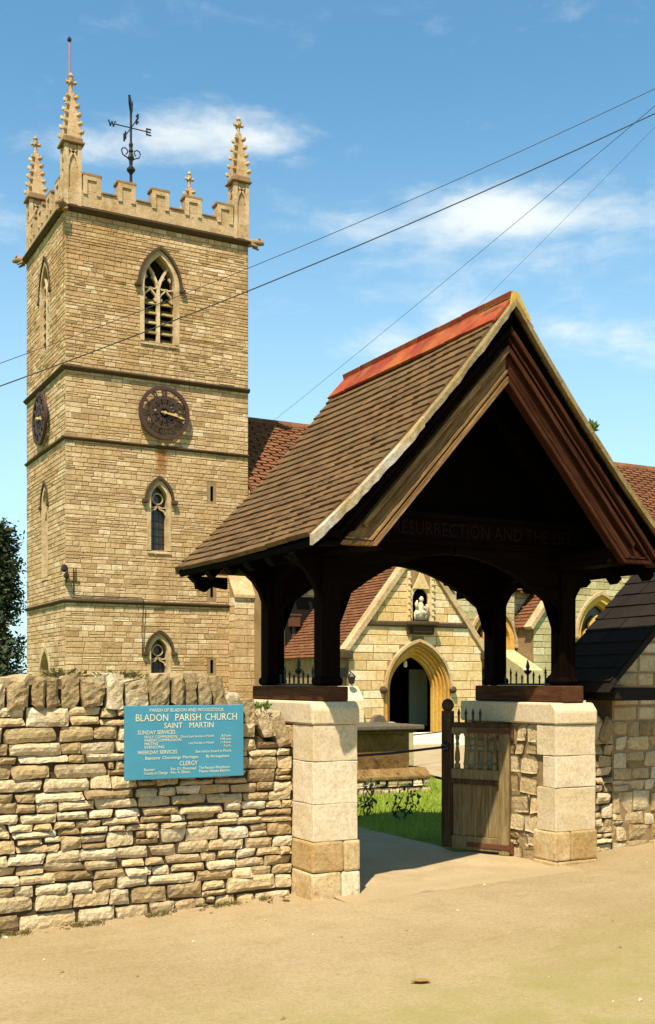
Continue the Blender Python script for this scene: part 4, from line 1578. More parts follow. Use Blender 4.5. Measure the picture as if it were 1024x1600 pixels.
# string course and bracket under the niche
m = MB()
m.box(PX - PH + .52, PX + PH - .52, PY - .07, PY, 3.03, 3.13, .5)
m.build('string_course', M_string, porch, bevel=.02)
m = MB()
nu = PX + .05
m.prism([(nu - .40, PY, 2.82), (nu + .40, PY, 2.82), (nu + .44, PY, 3.15), (nu - .44, PY, 3.15)], (0, -.10, 0), .4)
m.box(nu - .46, nu + .46, PY - .26, PY - .101, 3.05, 3.16, .5)
m.box(nu - .30, nu + .30, PY - .18, PY - .101, 2.86, 3.05, .3)
br_ = m.build('niche_bracket', M_string, porch, bevel=.03)
frN = frame((nu, PY, 0), (1, 0, 0), (0, -1, 0))
m = MB()
hN = (0, .24, 3.17, 3.72, 4.05)
arch_band(m, frN, hN, 0, .09, -.06, .02, tone=.6)
for sg in (-1, 1):
    m.box(nu + sg * .36 - .035, nu + sg * .36 + .035, PY - .10, PY - .001, 3.16, 4.45, .7)
    for k in range(7):
        m.box(nu + sg * .36 - .05, nu + sg * .36 + .05, PY - .12, PY - .1, 3.3 + .16 * k, 3.36 + .16 * k, .2)
m.prism([(nu - .26, PY - .061, 4.0), (nu + .26, PY - .061, 4.0), (nu + .1, PY - .061, 4.3), (nu, PY - .061, 4.52), (nu - .1, PY - .061, 4.3)], (0, -.05, 0), .3)
nc = m.build('niche', M_porch, porch, bevel=.012)
m = MB()
pts = arch_line(hN)
m.add([frN(u, z, .0) for u, z in pts] + [frN(u, z, .0 - .0) for u, z in pts], [list(range(len(pts)))])
m.build('niche_back', M_string, nc)
m = MB()
# rider-and-beggar group in low relief: two bodies, heads and a horse-like mass
y0 = PY - .07
m.tube([(nu - .03, y0, 3.2), (nu - .04, y0 - .02, 3.4), (nu - .02, y0 - .02, 3.58), (nu - .01, y0 - .02, 3.66)], [.12, .10, .09, .04], 8)
m.lathe((nu, y0 - .03, 3.66), [(.03, 0), (.065, .05), (.06, .1), (.02, .15)], 8)
m.tube([(nu + .11, y0, 3.2), (nu + .12, y0 - .02, 3.33), (nu + .10, y0 - .02, 3.46)], [.07, .07, .03], 8)
m.lathe((nu + .10, y0 - .03, 3.45), [(.02, 0), (.05, .04), (.04, .08), (.01, .11)], 8)
m.tube([(nu - .16, y0, 3.2), (nu - .15, y0 - .02, 3.36), (nu - .10, y0 - .02, 3.5)], [.05, .07, .04], 8)
m.tube([(nu - .08, y0 - .04, 3.55), (nu + .08, y0 - .06, 3.5)], [.035, .025], 6)
m.tube([(nu - .2, y0 - .02, 3.34), (nu, y0 - .05, 3.40), (nu + .18, y0 - .02, 3.34)], [.06, .09, .06], 8)
m.tube([(nu + .15, y0 - .02, 3.36), (nu + .2, y0 - .04, 3.52), (nu + .14, y0 - .05, 3.60)], [.06, .05, .03], 8)
m.tube([(nu - .12, y0 - .03, 3.46), (nu - .16, y0 - .04, 3.62), (nu - .13, y0 - .04, 3.70)], [.05, .045, .02], 8)
for q_ in (-.19, -.1, .08, .17):
    m.tube([(nu + q_, y0 - .02, 3.18), (nu + q_ * .95, y0 - .03, 3.36)], [.022, .035], 6)
m.build('statue', M_statue, nc, smooth=True)
# gable copings and kneelers
for sg in (-1, 1):
    m = MB()
    p0, p1 = Vector((PX + sg * (PH + .12), PY + .06, pze - .08)), Vector((PX, PY + .06, pza + .14))
    m.beam(p0, p1, .15, .30, (0, 1, 0), .6)
    cp = m.build('coping', M_trim, porch, bevel=.015)
    m = MB()
    m.box(PX + sg * (PH + .1) - .16, PX + sg * (PH + .1) + .16, PY - .14, PY + .2, pze - .28, pze - .06, .5)
    m.build('kneeler', M_string, cp, bevel=.03)
    m = MB()
    x = PX + sg * (PH + .2)
    m.tube([(x, PY + .1, .1), (x, PY + .1, 1.7)], .05, 8)
    m.box(x - .10, x + .10, PY, PY + .2, 1.7, 1.95)
    m.build('downpipe', M_iron, porch)
m = MB()
roof_courses(m, (PX - PH - .2, AY, pze - .22), (PX - PH - .2, PY + .2, pze - .22), (PX, AY, pza), (PX, PY + .2, pza), 34, .3, 8, .035)
roof_courses(m, (PX + PH + .2, PY + .2, pze - .22), (PX + PH + .2, AY, pze - .22), (PX, PY + .2, pza), (PX, AY, pza), 34, .3, 9, .035)
m.build('tile_courses', M_church_tile, porch, kind='stuff', fix=False)
m = MB()
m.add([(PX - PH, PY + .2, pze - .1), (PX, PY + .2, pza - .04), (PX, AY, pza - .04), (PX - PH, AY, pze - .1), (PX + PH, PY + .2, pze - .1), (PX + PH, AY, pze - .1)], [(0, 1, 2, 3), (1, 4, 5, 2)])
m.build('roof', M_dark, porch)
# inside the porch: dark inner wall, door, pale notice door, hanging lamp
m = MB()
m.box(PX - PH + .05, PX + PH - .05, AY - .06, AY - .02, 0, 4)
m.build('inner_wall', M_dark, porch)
m = MB()
m.box(PX + 1.15, PX + 1.75, PY + 2.2, PY + 2.25, .35, 1.95)
nd = m.build('notice_door', M_plaster, porch, bevel=.01)
m = MB()
m.box(PX + 1.1, PX + 1.8, PY + 2.252, PY + 2.3, .1, 2.0)
m.build('door_frame', M_woodz, nd)
m = MB()
m.box(PX - .62, PX + .05, PY + 2.6, PY + 2.9, .1, .55)
m.prism([(PX - .5, PY + 2.6, .55), (PX - .1, PY + 2.6, .55), (PX - .16, PY + 2.6, .95), (PX - .3, PY + 2.6, 1.05), (PX - .44, PY + 2.6, .95)], (0, .2, 0))
m.build('covered_table', M_redcloth, porch, bevel=.03)
m = MB()
m.tube([(hP[0] + PX - PH, PY + .6, 2.5), (hP[0] + PX - PH, PY + .6, 2.16)], .008, 5)
m.lathe((hP[0] + PX - PH, PY + .6, 1.98), [(.03, 0), (.05, .03), (.05, .14), (.02, .18)], 8)
m.build('hanging_lamp', M_white, porch)
m = MB()
m.lathe((PX - PH - .06, PY - .25, 1.62), [(.02, -.1), (.07, -.06), (.09, .08), (.11, .1), (.03, .2)], 6)
m.tube([(PX - PH - .06, PY - .25, 1.82), (PX - PH - .06, PY - .15, 1.86), (PX - PH + .05, PY, 1.86)], .014, 5)
m.build('wall_lantern', M_iron, porch)
for sg in (-1, 1):      # low stepped plinth buttresses
    m = MB()
    x = PX + sg * (PH + .05)
    m.prism([(x - .3, PY - .35, 0), (x - .3, PY - .02, 0), (x - .3, PY - .02, 1.5), (x - .3, PY - .35, 1.15)], (.6, 0, 0), .7)
    m.build('buttress', M_porch, porch, bevel=.02)

# ================================================================== boundary wall on the left of the gate
WY = 7.45
wallL = thing('boundary_wall', (2.4, WY, 0), 'rough dry stone wall with upright cope stones, carrying the blue notice board', 'stone wall')
frL = frame((0, WY, 0), (1, 0, 0), (0, -1, 0))


def topL(x):
    return 1.43 if x < 3.02 else 1.43 - (x - 3.02) * .52


m = MB()
m.prism([(-4, WY + .012, -.5), (3.70, WY + .012, -.5), (3.70, WY + .012, topL(3.7) - .02), (3.02, WY + .012, 1.40), (-4, WY + .012, 1.40)], (0, .42, 0), .4)
m.build('core', M_gap, wallL)
rows = rubble_rows(-3.9, 3.69, topL, road_z, (.048, .115), (.12, .42), 11, gap=.006)
vis = [s for s in rows if s[0] > 1.45]
hid = [s for s in rows if s[0] <= 1.45]
vis.sort(key=lambda s: -s[2] * s[3])
for i, (u, z, w, h) in enumerate(vis):
    q = MB()
    rubble(q, frL, u, z, w, h, min(1, max(0, rng.gauss(.55, .25))), 100 + i, prot=rng.uniform(.012, .034))
    if i < 285:
        q.build('stone', M_rubble, wallL, fix=False)
    else:
        hid.append((u, z, w, h))
jm = MB()
for i, (u, z, w, h) in enumerate(hid):
    rubble(jm, frL, u, z, w, h, rng.random(), 900 + i, prot=rng.uniform(.018, .05))
jm.build('stonework', M_rubble, wallL, kind='stuff', fix=False)
# cope of upright stones
x = -3.9
i = 0
while x < 3.62:
    w = rng.uniform(.075, .19)
    if x > 3.0:
        w = rng.uniform(.10, .15)
    h = rng.uniform(.19, .25) if x < 2.7 else rng.uniform(.21, .29)
    tilt = rng.uniform(-.05, .05) if x < 2.85 else .10 + (x - 2.85) * .42
    base = topL(x + w / 2)
    q = MB()
    fc = frame((0, WY - .02, 0), (1, 0, 0), (0, -1, 0))
    rubble(q, fc, x + w / 2, base + h / 2 - .02, w - .012, h, rng.uniform(.1, 1), 500 + i, prot=rng.uniform(.0, .045), back=.40, tilt=tilt, rough=.016)
    q.build('cope_stone', M_cope, wallL, fix=False)
    x += w
    i += 1
# earth and scree at the wall foot
m = MB()
for i in range(34):
    u = rng.uniform(1.2, 3.65)
    s = rng.uniform(.008, .03)
    rubble(m, frame((0, WY - abs(rng.gauss(0, .09)) - .02, 0), (1, 0, 0), (0, -1, 0)), u, road_z(u) + s * .25, s * rng.uniform(1, 2), s, rng.random(), 2000 + i, prot=s * .8, back=s, rough=.006)
tag(m.build('rubble_scree', M_rubble, None, smooth=True, fix=False), kind='stuff')


def leaf_tuft(name, loc, n, spread, size, mat, label, cat, group=None, up=.7, seed=1, flat=1.0):
    r = random.Random(seed)
    root = thing(name, loc, label, cat, group)
    m = MB()
    s = MB()
    L = Vector(loc)
    for i in range(n):
        d = Vector((r.gauss(0, 1), r.gauss(0, 1) * flat, abs(r.gauss(up, .5)))).normalized()
        tip = L + Vector((d.x * spread.x, d.y * spread.y, d.z * spread.z)) * r.uniform(.35, 1)
        a = Vector((r.gauss(0, 1), r.gauss(0, 1), r.gauss(0, 1))).normalized()
        b = a.cross(d).normalized()
        sz = size * r.uniform(.6, 1.3)
        m.add([tip - d * sz, tip + b * sz * .5, tip + d * sz, tip - b * sz * .5], [(0, 1, 2, 3)], r.random())
        if i % 5 == 0:
            s.tube([L, L.lerp(tip, .5) + Vector((0, 0, size * .3)), tip], [.006, .004, .002], 4)
    m.build('foliage', mat, root, kind='stuff', fix=False)
    s.build('stem', M_bark, root)
    return root


leaf_tuft('wall_plant', (2.02, WY + .12, 1.63), 150, Vector((.20, .12, .06)), .022, M_drygrass, 'dry creeping plant on top of the wall, left one of two', 'wall plant', 'plants on the wall top', seed=3)
leaf_tuft('wall_plant', (2.42, WY + .10, 1.63), 160, Vector((.24, .12, .05)), .020, M_drygrass, 'dry creeping plant on top of the wall, directly above the blue board', 'wall plant', 'plants on the wall top', seed=4)
leaf_tuft('fern', (3.45, WY + .0, 1.40), 60, Vector((.08, .08, .06)), .022, M_weed, 'small bright green fern sprouting between the wall end and the gate pier', 'fern', seed=5)

# ------------------------------------------------------------------ notice board
board = thing('notice_board', (2.8, 7.39, .92), 'blue church notice board with cream lettering hung on the stone wall', 'notice board')
bx0_, bx1_, bz0, bz1, byf = 2.37, 3.25, .925, 1.435, 7.335
m = MB()
m.box(bx0_, bx1_, byf, byf + .03, bz0, bz1)
m.build('panel', M_blue, board, bevel=.004)
for xx in (bx0_ + .12, bx1_ - .12):
    m = MB()
    m.box(xx - .025, xx + .025, byf + .031, WY + .03, bz0 + .04, bz1 - .04)
    m.build('batten', M_woodz, board)
frN_ = frame((bx0_, byf, 0), (1, 0, 0), (0, -1, 0))
BW, BH = bx1_ - bx0_, bz1 - bz0


def say(body, size, fx, fy, align='LEFT', width=None):
    m = MB()
    text_mesh(m, frN_, body, size, BW * fx, bz0 + BH * fy, 0, align, .003, width=width)
    m.build('lettering', M_letter, board, fix=False)


say('PARISH OF BLADON AND WOODSTOCK', .034, .51, .915, 'CENTER', .55)
for w_, f_, k_ in (('BLADON', .080, .265), ('PARISH', .405, .215), ('CHURCH', .660, .275)):
    say(w_, .070, f_, .79, 'LEFT', BW * k_)
say('SAINT', .055, .315, .69, 'LEFT', BW * .15)
say('MARTIN', .055, .525, .69, 'LEFT', BW * .205)
say('SUNDAY SERVICES', .040, .10, .612, 'LEFT', .27)
say('HOLY COMMUNION', .028, .155, .558, 'LEFT', .235)
say('Choral Last Sunday in Month', .024, .45, .558, 'LEFT', .25)
say('8.0 a.m.', .024, .89, .558, 'RIGHT')
say('PARISH COMMUNION', .028, .155, .512, 'LEFT', .265)
say('9.45 a.m.', .024, .89, .512, 'RIGHT')
say('MATINS', .028, .155, .466, 'LEFT')
say('Last Sunday in Month', .024, .52, .466, 'LEFT', .19)
say('11.0 a.m.', .024, .89, .466, 'RIGHT')
say('EVENSONG', .028, .155, .420, 'LEFT')
say('6 p.m.', .024, .89, .420, 'RIGHT')
say('WEEKDAY SERVICES', .036, .10, .345, 'LEFT', .285)
say('See notice board in Porch', .028, .58, .345, 'LEFT', .27)
for w_, f_ in (('Baptisms', .16), ('Churchings', .30), ('Marriages', .47)):
    say(w_, .030, f_, .272)
say('By Arrangement', .030, .67, .272, 'LEFT', .175)
say('CLERGY', .044, .52, .178, 'CENTER', .135)
say('Rector', .028, .15, .118)
say('Rev. D.I. Plumstead', .028, .37, .118, 'LEFT', .185)
say('The Rectory Woodstock', .028, .61, .118, 'LEFT', .235)
say('Curate in Charge', .028, .15, .070, 'LEFT', .17)
say('Rev. A. Ellison', .028, .37, .070, 'LEFT', .14)
say('Manor House Bladon', .028, .61, .070, 'LEFT', .23)

# ================================================================== gate piers
def block(x0, x1, y0, y1, z0, z1, parent, mat, seed, name='stone', bev=.006):
    """a dressed block: box subdivided lightly and roughened"""
    r = random.Random(seed)
    bm = bmesh.new()
    bmesh.ops.create_cube(bm, size=1)
    bmesh.ops.scale(bm, vec=(x1 - x0, y1 - y0, z1 - z0), verts=bm.verts)
    bmesh.ops.translate(bm, vec=((x0 + x1) / 2, (y0 + y1) / 2, (z0 + z1) / 2), verts=bm.verts)
    bmesh.ops.bevel(bm, geom=list(bm.edges), offset=bev, segments=2, affect='EDGES', profile=.6)
    big = [e for e in bm.edges if e.calc_length() > .08]
    bmesh.ops.subdivide_edges(bm, edges=big, cuts=2, use_grid_fill=True)
    off = Vector((r.uniform(0, 50), r.uniform(0, 50), r.uniform(0, 50)))
    for v in bm.verts:
        q = v.co * 7 + off
        v.co += Vector((noise.noise(q), noise.noise(q + Vector((9, 0, 0))), noise.noise(q + Vector((0, 9, 0))))) * .006
    bm.verts.index_update()
    m = MB()
    m.add([v.co.copy() for v in bm.verts], [[v.index for v in f.verts] for f in bm.faces], min(1, max(0, r.gauss(.5, .22))))
    bm.free()
    return m.build(name, mat, parent, smooth=False, fix=False)


pierL = thing('gate_pier', (3.885, 7.75, 0), 'pale dressed stone pier beside the notice board wall, left of the gate opening', 'stone pier', 'stone piers under the lychgate')
m = MB()
m.box(3.715, 4.055, 7.135, 8.43, -.4, 1.40, .5)
m.build('core', M_mortar, pierL)
zz_ = [1.285, 1.02, .71, .44, .215, -.15]
k = 0
for a, b in zip(zz_[1:], zz_[:-1]):
    if a > .5:
        block(3.70, 4.07, 7.12, 7.45, a + .0015, b - .0015, pierL, M_ashlar, 40 + k)
    elif a > .3:
        block(3.70, 4.07, 7.12, 7.50, a + .0015, b - .0015, pierL, M_ashlar, 40 + k)
    else:
        c = 3.95 if a > 0 else 3.93
        block(3.69, c - .002, 7.11, 7.46, a + .0015, b - .0015, pierL, M_ashlar_b, 40 + k, bev=.018)
        block(c + .002, 4.085, 7.105, 7.5, a + .0015, b - .0015, pierL, M_ashlar_b, 80 + k, bev=.018)
    k += 1
# cap with chamfered front
m = MB()
m.prism([(0, 7.108, 1.287), (0, 7.108, 1.40), (0, 7.15, 1.455), (0, 8.45, 1.455), (0, 8.45, 1.287)], (.395, 0, 0), .45)
m.v = [(x + 3.688, y, z) for x, y, z in m.v]
m.build('cap_stone', M_ashlar, pierL, bevel=.015)
# passage side and churchyard side of the pier
frLi = frame((4.065, 7.45, 0), (0, 1, 0), (1, 0, 0))
wall_face(pierL, frLi, masonry(.03, .98, -.1, 1.285, (.11, .2), (.16, .36), seed=71), M_rubble, 40, .02, .014)
frLo = frame((3.705, 8.43, 0), (0, -1, 0), (-1, 0, 0))
wall_face(pierL, frLo, masonry(0, .97, -.1, 1.285, (.11, .2), (.16, .36), seed=72), M_rubble, 40, .014, .014)

pierR = thing('gate_pier', (6.14, 7.75, 0), 'stone pier with white quoins and rubble side, right of the gate opening', 'stone pier', 'stone piers under the lychgate')
m = MB()
m.box(5.95, 6.335, 7.14, 8.43, -.4, 1.40, .5)
m.build('core', M_mortar, pierR)
zr = [1.245, .99, .73, .37, .13, -.1]
k = 0
for a, b in zip(zr[1:], zr[:-1]):
    if a > .3:
        block(5.925, 6.35, 7.12, 7.12 + (.16 if k % 2 else .24), a + .0015, b - .0015, pierR, M_ashlar, 140 + k)
    else:
        c = 6.08
        block(5.915, c - .004, 7.11, 7.40, a + .0015, b - .0015, pierR, M_ashlar_b, 140 + k, bev=.015)
        block(c + .004, 6.36, 7.11, 7.40, a + .0015, b - .0015, pierR, M_ashlar_b, 160 + k, bev=.015)
    k += 1
m = MB()
m.prism([(0, 7.105, 1.248), (0, 7.105, 1.36), (0, 7.16, 1.425), (0, 8.45, 1.425), (0, 8.45, 1.248)], (.445, 0, 0), .45)
m.v = [(x + 5.915, y, z) for x, y, z in m.v]
m.build('cap_stone', M_ashlar, pierR, bevel=.015)
frRi = frame((5.95, 8.43, 0), (0, -1, 0), (-1, 0, 0))
for i, (u, z, w, h) in enumerate(rubble_rows(0, 1.07, lambda x: 1.245, lambda x: .1, (.09, .19), (.13, .34), 77, thin=.15, gap=.005)):
    q = MB()
    rubble(q, frRi, u, z, w, h, min(1, max(0, rng.gauss(.5, .2))), 3000 + i, prot=rng.uniform(.008, .02), rough=.008)
    q.build('stone', M_rubble, pierR, smooth=True, fix=False)
frRo = frame((6.335, 7.45, 0), (0, 1, 0), (1, 0, 0))
wall_face(pierR, frRo, masonry(0, .97, -.1, 1.245, (.11, .2), (.16, .36), seed=73), M_rubble, 30, .014, .014)

# ================================================================== right boundary wall and gabled wall
RY = 7.45
wallR = thing('boundary_wall', (6.6, RY, 0), 'short coursed stone wall between the right gate pier and the tall gabled wall', 'stone wall')
frR = frame((0, RY, 0), (1, 0, 0), (0, -1, 0))
m = MB()
m.box(6.34, 6.83, RY + .025, RY + .4, -.3, 1.16, .4)
m.build('core', M_gap, wallR)
for i, (u, z, w, h) in enumerate(rubble_rows(6.35, 6.83, lambda x: 1.16, road_z, (.07, .14), (.14, .34), 15, gap=.008)):
    q = MB()
    rubble(q, frR, u, z, w, h, min(1, max(0, rng.gauss(.4, .25))), 3300 + i, prot=rng.uniform(.0, .045))
    q.build('stone', M_rubble, wallR, fix=False)
for i in range(3):
    q = MB()
    rubble(q, frR, 6.44 + .16 * i, 1.25 - .04 * i, .16, .22, rng.random(), 3390 + i, prot=.04, back=.35, tilt=-.5)
    q.build('cope_stone', M_cope, wallR, fix=False)

shed = thing('gabled_wall', (8.2, RY, 0), 'stone gabled wall under a steep slope coloured black for shadow at the right edge', 'stone wall')
sx0, sx1, sxa = 6.85, 9.55, 8.2
rsl = .95


def shed_top(x):
    return 1.63 + (min(x, 2 * sxa - x) - 6.457) * rsl


m = MB()
m.prism([(sx0, RY + .02, -.3), (sx1, RY + .02, -.3), (sx1, RY + .02, shed_top(sx1) - .1), (sxa, RY + .02, shed_top(sxa) - .1), (sx0, RY + .02, shed_top(sx0) - .1)], (0, .34, 0), .3)
m.build('wall', M_mortar, shed)
frSh = frame((sx0, RY + .02, 0), (1, 0, 0), (0, -1, 0))
cut = [(-rsl, 1, shed_top(sx0) - .12), (rsl, 1, shed_top(sx0) - .12 + rsl * (sx1 - sx0))]
st = masonry(0, sx1 - sx0, 1.25, shed_top(sxa), (.10, .17), (.2, .4), cuts=cut, seed=81)
wall_face(shed, frSh, st, M_rubble, 80, .016, .014)
for i, (u, z, w, h) in enumerate(rubble_rows(.0, sx1 - sx0, lambda x: 1.25, lambda x: .1, (.10, .2), (.14, .32), 83, thin=.1, gap=.008)):
    q = MB()
    rubble(q, frSh, u, z, w, h, min(1, max(0, rng.gauss(.5, .2))), 3500 + i, prot=rng.uniform(.008, .02), rough=.006)
    q.build('stone', M_rubble, shed, fix=False)
for sg in (-1, 1):
    m = MB()
    xe = sxa + sg * (sxa - 6.42)
    p = [(xe, shed_top(6.42)), (sxa, shed_top(sxa)), (sxa, shed_top(sxa) - .13), (xe + sg * .02, shed_top(6.42) - .09)]
    m.prism([(x, RY - .44, z) for x, z in p], (0, .85, 0), .3)
    m.build('coping', M_coping_shadow, shed, bevel=.012)
    m = MB()
    a0_, a1_ = Vector((xe, RY - .44, shed_top(6.42) + .003)), Vector((xe, RY + .41, shed_top(6.42) + .003))
    b0_, b1_ = Vector((sxa, RY - .44, shed_top(sxa) + .003)), Vector((sxa, RY + .41, shed_top(sxa) + .003))
    roof_courses(m, a0_, a1_, b0_, b1_, 15, .2, 40 + sg, .018)
    m.build('shadow_slope_courses', M_coping_shadow, shed, kind='stuff', fix=False)  # courses added to the slope, coloured black in place of shadow
    m = MB()      # corbelled kneeler that carries the foot of the coping
    x0_, x1_ = sorted((sxa + sg * (sxa - 6.50), sxa + sg * (sxa - 6.98)))
    m.box(x0_, x1_, RY - .40, RY + .36, 1.44, 1.55, .3)
    m.build('kneeler', M_coping_shadow, shed, bevel=.02)

# ================================================================== lychgate
LX = 5.02
lych = thing('lychgate', (LX, 7.75, 1.46), 'timber lychgate with steep brown tiled roof and red ridge on stone piers', 'lychgate')
YF, YB = 6.5, 9.0
XL, XR = 3.90, 6.14
FRONT, BACK = 7.28, 8.22
for x, zb in ((XL, 1.457), (XR, 1.427)):
    m = MB()
    m.box(x - .11, x + .11, 7.15, 8.38, zb, 1.565)
    m.build('sill', M_sill, lych, bevel=.01)
    for y in (FRONT, BACK):
        m = MB()
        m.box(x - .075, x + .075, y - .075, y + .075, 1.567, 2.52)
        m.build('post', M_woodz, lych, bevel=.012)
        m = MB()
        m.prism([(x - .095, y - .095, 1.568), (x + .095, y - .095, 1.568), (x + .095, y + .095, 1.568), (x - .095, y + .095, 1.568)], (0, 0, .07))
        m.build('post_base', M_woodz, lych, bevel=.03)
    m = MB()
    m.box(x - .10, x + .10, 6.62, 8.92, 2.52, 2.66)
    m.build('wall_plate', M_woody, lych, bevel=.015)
    # arched side braces between the posts
    for y, sg in ((FRONT, 1), (BACK, -1)):
        m = MB()
        inner = [(y + sg * (.075 + .36 * (1 - math.cos(rad(t)))), 2.12 + .40 * math.sin(rad(t))) for t in range(0, 91, 15)]
        poly = [(y + sg * .07, 2.0)] + inner + [(y + sg * .435, 2.525), (y + sg * .07, 2.525)]
        m.prism([(x - .035, a, z) for a, z in poly], (.07, 0, 0))
        m.build('brace', M_woodz, lych, bevel=.006)


def arch_z(o):
    return 2.60 - .40 * o * o


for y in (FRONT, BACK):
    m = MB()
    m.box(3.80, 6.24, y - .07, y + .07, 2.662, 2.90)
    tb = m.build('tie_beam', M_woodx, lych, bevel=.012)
    if y == FRONT:
        mm = MB()
        mm.box(3.80, 6.24, y - .10, y - .071, 2.66, 2.70)
        mm.box(3.82, 6.22, y - .10, y - .071, 2.865, 2.905)
        mm.build('moulding', M_woodx, tb, bevel=.008)
        mm = MB()
        frTB = frame((LX, y - .07, 0), (1, 0, 0), (0, -1, 0))
        text_mesh(mm, frTB, 'I AM THE RESURRECTION AND THE LIFE', .15, 0, 2.73, 0, 'CENTER', .006, width=2.3)
        mm.build('lettering', mat_flat('carved letter edge', (.016, .0065, .003), .7, .03), tb, fix=False)
    for sg in (-1, 1):
        m = MB()
        xp = LX + sg * (1.12 - .075)
        pts = [(LX + sg * (1.045 * (1 - k / 8) + .01), arch_z(1.045 * (1 - k / 8))) for k in range(9)]
        poly = [(xp + sg * .01, 1.95), *[(a, b) for a, b in pts], (LX + sg * .01, 2.664), (xp + sg * .01, 2.664)]
        m.prism([(a, y - .035, z) for a, z in poly], (0, .07, 0))
        m.build('arched_brace', M_woodx, lych, bevel=.006)
        # outward bracket to the eaves
        m = MB()
        xo = LX + sg * (1.12 + .07)
        poly = [(xo, 2.05)] + [(xo + sg * .36 * (1 - math.cos(rad(t))), 2.12 + .40 * math.sin(rad(t))) for t in range(0, 91, 15)] + [(xo + sg * .36, 2.58), (xo, 2.655)]
        m.prism([(a, y - .035, z) for a, z in poly], (0, .07, 0))
        m.build('eaves_bracket', M_woodx, lych, bevel=.006)
# boarding of the gable above the front tie beam
nb = 14
for k in range(nb):
    x0 = 3.72 + (2.6 / nb) * k
    x1 = x0 + 2.6 / nb - .006
    zt = min(4.12 - abs(x - LX) * 1.107 for x in (x0, x1))
    if zt > 2.95:
        zt0, zt1 = 4.14 - abs(x0 - LX) * 1.107, 4.14 - abs(x1 - LX) * 1.107
        m = MB()
        m.prism([(x0, FRONT, 2.903), (x1, FRONT, 2.903), (x1, FRONT, zt1), (x0, FRONT, zt0)], (0, .022, 0))
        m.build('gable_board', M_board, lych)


# concave roof profile: s from 0 at the eave to 1 at the ridge
EX, EZ, RZ = 1.66, 2.54, 4.36


def prof(s):
    return EX * (1 - s), EZ + (RZ - EZ) * s - .085 * 4 * s * (1 - s)


NC = 26
TL = .168
# soffit board following the curve
for sg in (-1, 1):
    m = MB()
    P = [prof(k / 12) for k in range(13)]
    up = [(LX + sg * x, YF + .04, z - .015) for x, z in P]
    dn = [(LX + sg * x * .985, YF + .04, z - .05) for x, z in P][::-1]
    n = len(up)
    poly = up + dn
    vs = [Vector(p) for p in poly] + [Vector(p) + Vector((0, YB - YF - .08, 0)) for p in poly]
    N = len(poly)
    fs = [(i, (i + 1) % N, N + (i + 1) % N, N + i) for i in range(N)]
    for i in range(n - 1):
        a, b, c, d = i, i + 1, N - 2 - i, N - 1 - i
        fs += [(a, b, c, d), (N + a, N + d, N + c, N + b)]
    m.add(vs, fs)
    m.build('soffit', M_soffit, lych)
    # rafters
    for k in range(6):
        y = YF + .32 + k * .38
        m = MB()
        x0, z0 = prof(.02)
        x1, z1 = prof(1.0)
        m.beam((LX + sg * x0, y, z0 - .12), (LX, y, z1 - .13), .07, .09, (0, 1, 0))
        m.build('rafter', M_soffit, lych)
    # carved tail of the wall plate end under the back eave
    m = MB()
    for yb in (8.92,):
        m.prism([(LX + sg * 1.22, yb, 2.50), (LX + sg * 1.52, yb, 2.50), (LX + sg * 1.50, yb, 2.40), (LX + sg * 1.42, yb, 2.37), (LX + sg * 1.36, yb, 2.42), (LX + sg * 1.22, yb, 2.40)], (0, .06, 0))
    m.build('eaves_cleat', M_woody, lych)

# tile: one shared mesh, laid as separate objects on the visible slope
def tile_mesh(cl):
    me = bpy.data.meshes.new('tile')
    w, t, L = TL - .0015, .034, cl * 1.45
    vs = [(0, 0, 0), (0, w, 0), (-L, w, -.0), (-L, 0, -.0), (0, 0, t), (0, w, t), (-L, w, t * .8), (-L, 0, t * .8)]
    me.from_pydata(vs, [], [(0, 3, 2, 1), (4, 5, 6, 7), (0, 1, 5, 4), (1, 2, 6, 5), (2, 3, 7, 6), (3, 0, 4, 7)])
    bm = bmesh.new()
    bm.from_mesh(me)
    bmesh.ops.recalc_face_normals(bm, faces=bm.faces)
    bm.to_mesh(me)
    bm.free()
    me.materials.append(M_tile)
    return me


cl0 = math.hypot(EX, RZ - EZ) / NC
TME = tile_mesh(cl0)
tiles = []
ny = int((YB - YF) / TL + .5)
for sg in (-1, 1):
    for k in range(NC):
        s0, s1 = k / NC, (k + 1) / NC
        x0, z0 = prof(s0)
        x1, z1 = prof(min(1, s1 + .3 / NC))
        ang = math.atan2(z1 - z0, x0 - x1)
        off = TL / 2 if k % 2 else 0
        for j in range(ny + 1):
            y = YF + j * TL - off
            y0, y1 = max(y, YF + .012), min(y + TL, YB)
            if y1 - y0 < .03:
                continue
            tiles.append((sg, x0, z0, ang, y0, (y1 - y0) / TL))
cam_p = Vector((0, 0, EYE))
left = [t for t in tiles if t[0] < 0]
left.sort(key=lambda t: (Vector((LX - t[1], t[4], t[2])) - cam_p).length)
joined = [t for t in tiles if t[0] > 0] + left[300:]


def sag(y):
    return -.022 * math.sin(math.pi * (y - YF) / (YB - YF)) + noise.noise(Vector((y * 1.1, 3, 7))) * .010


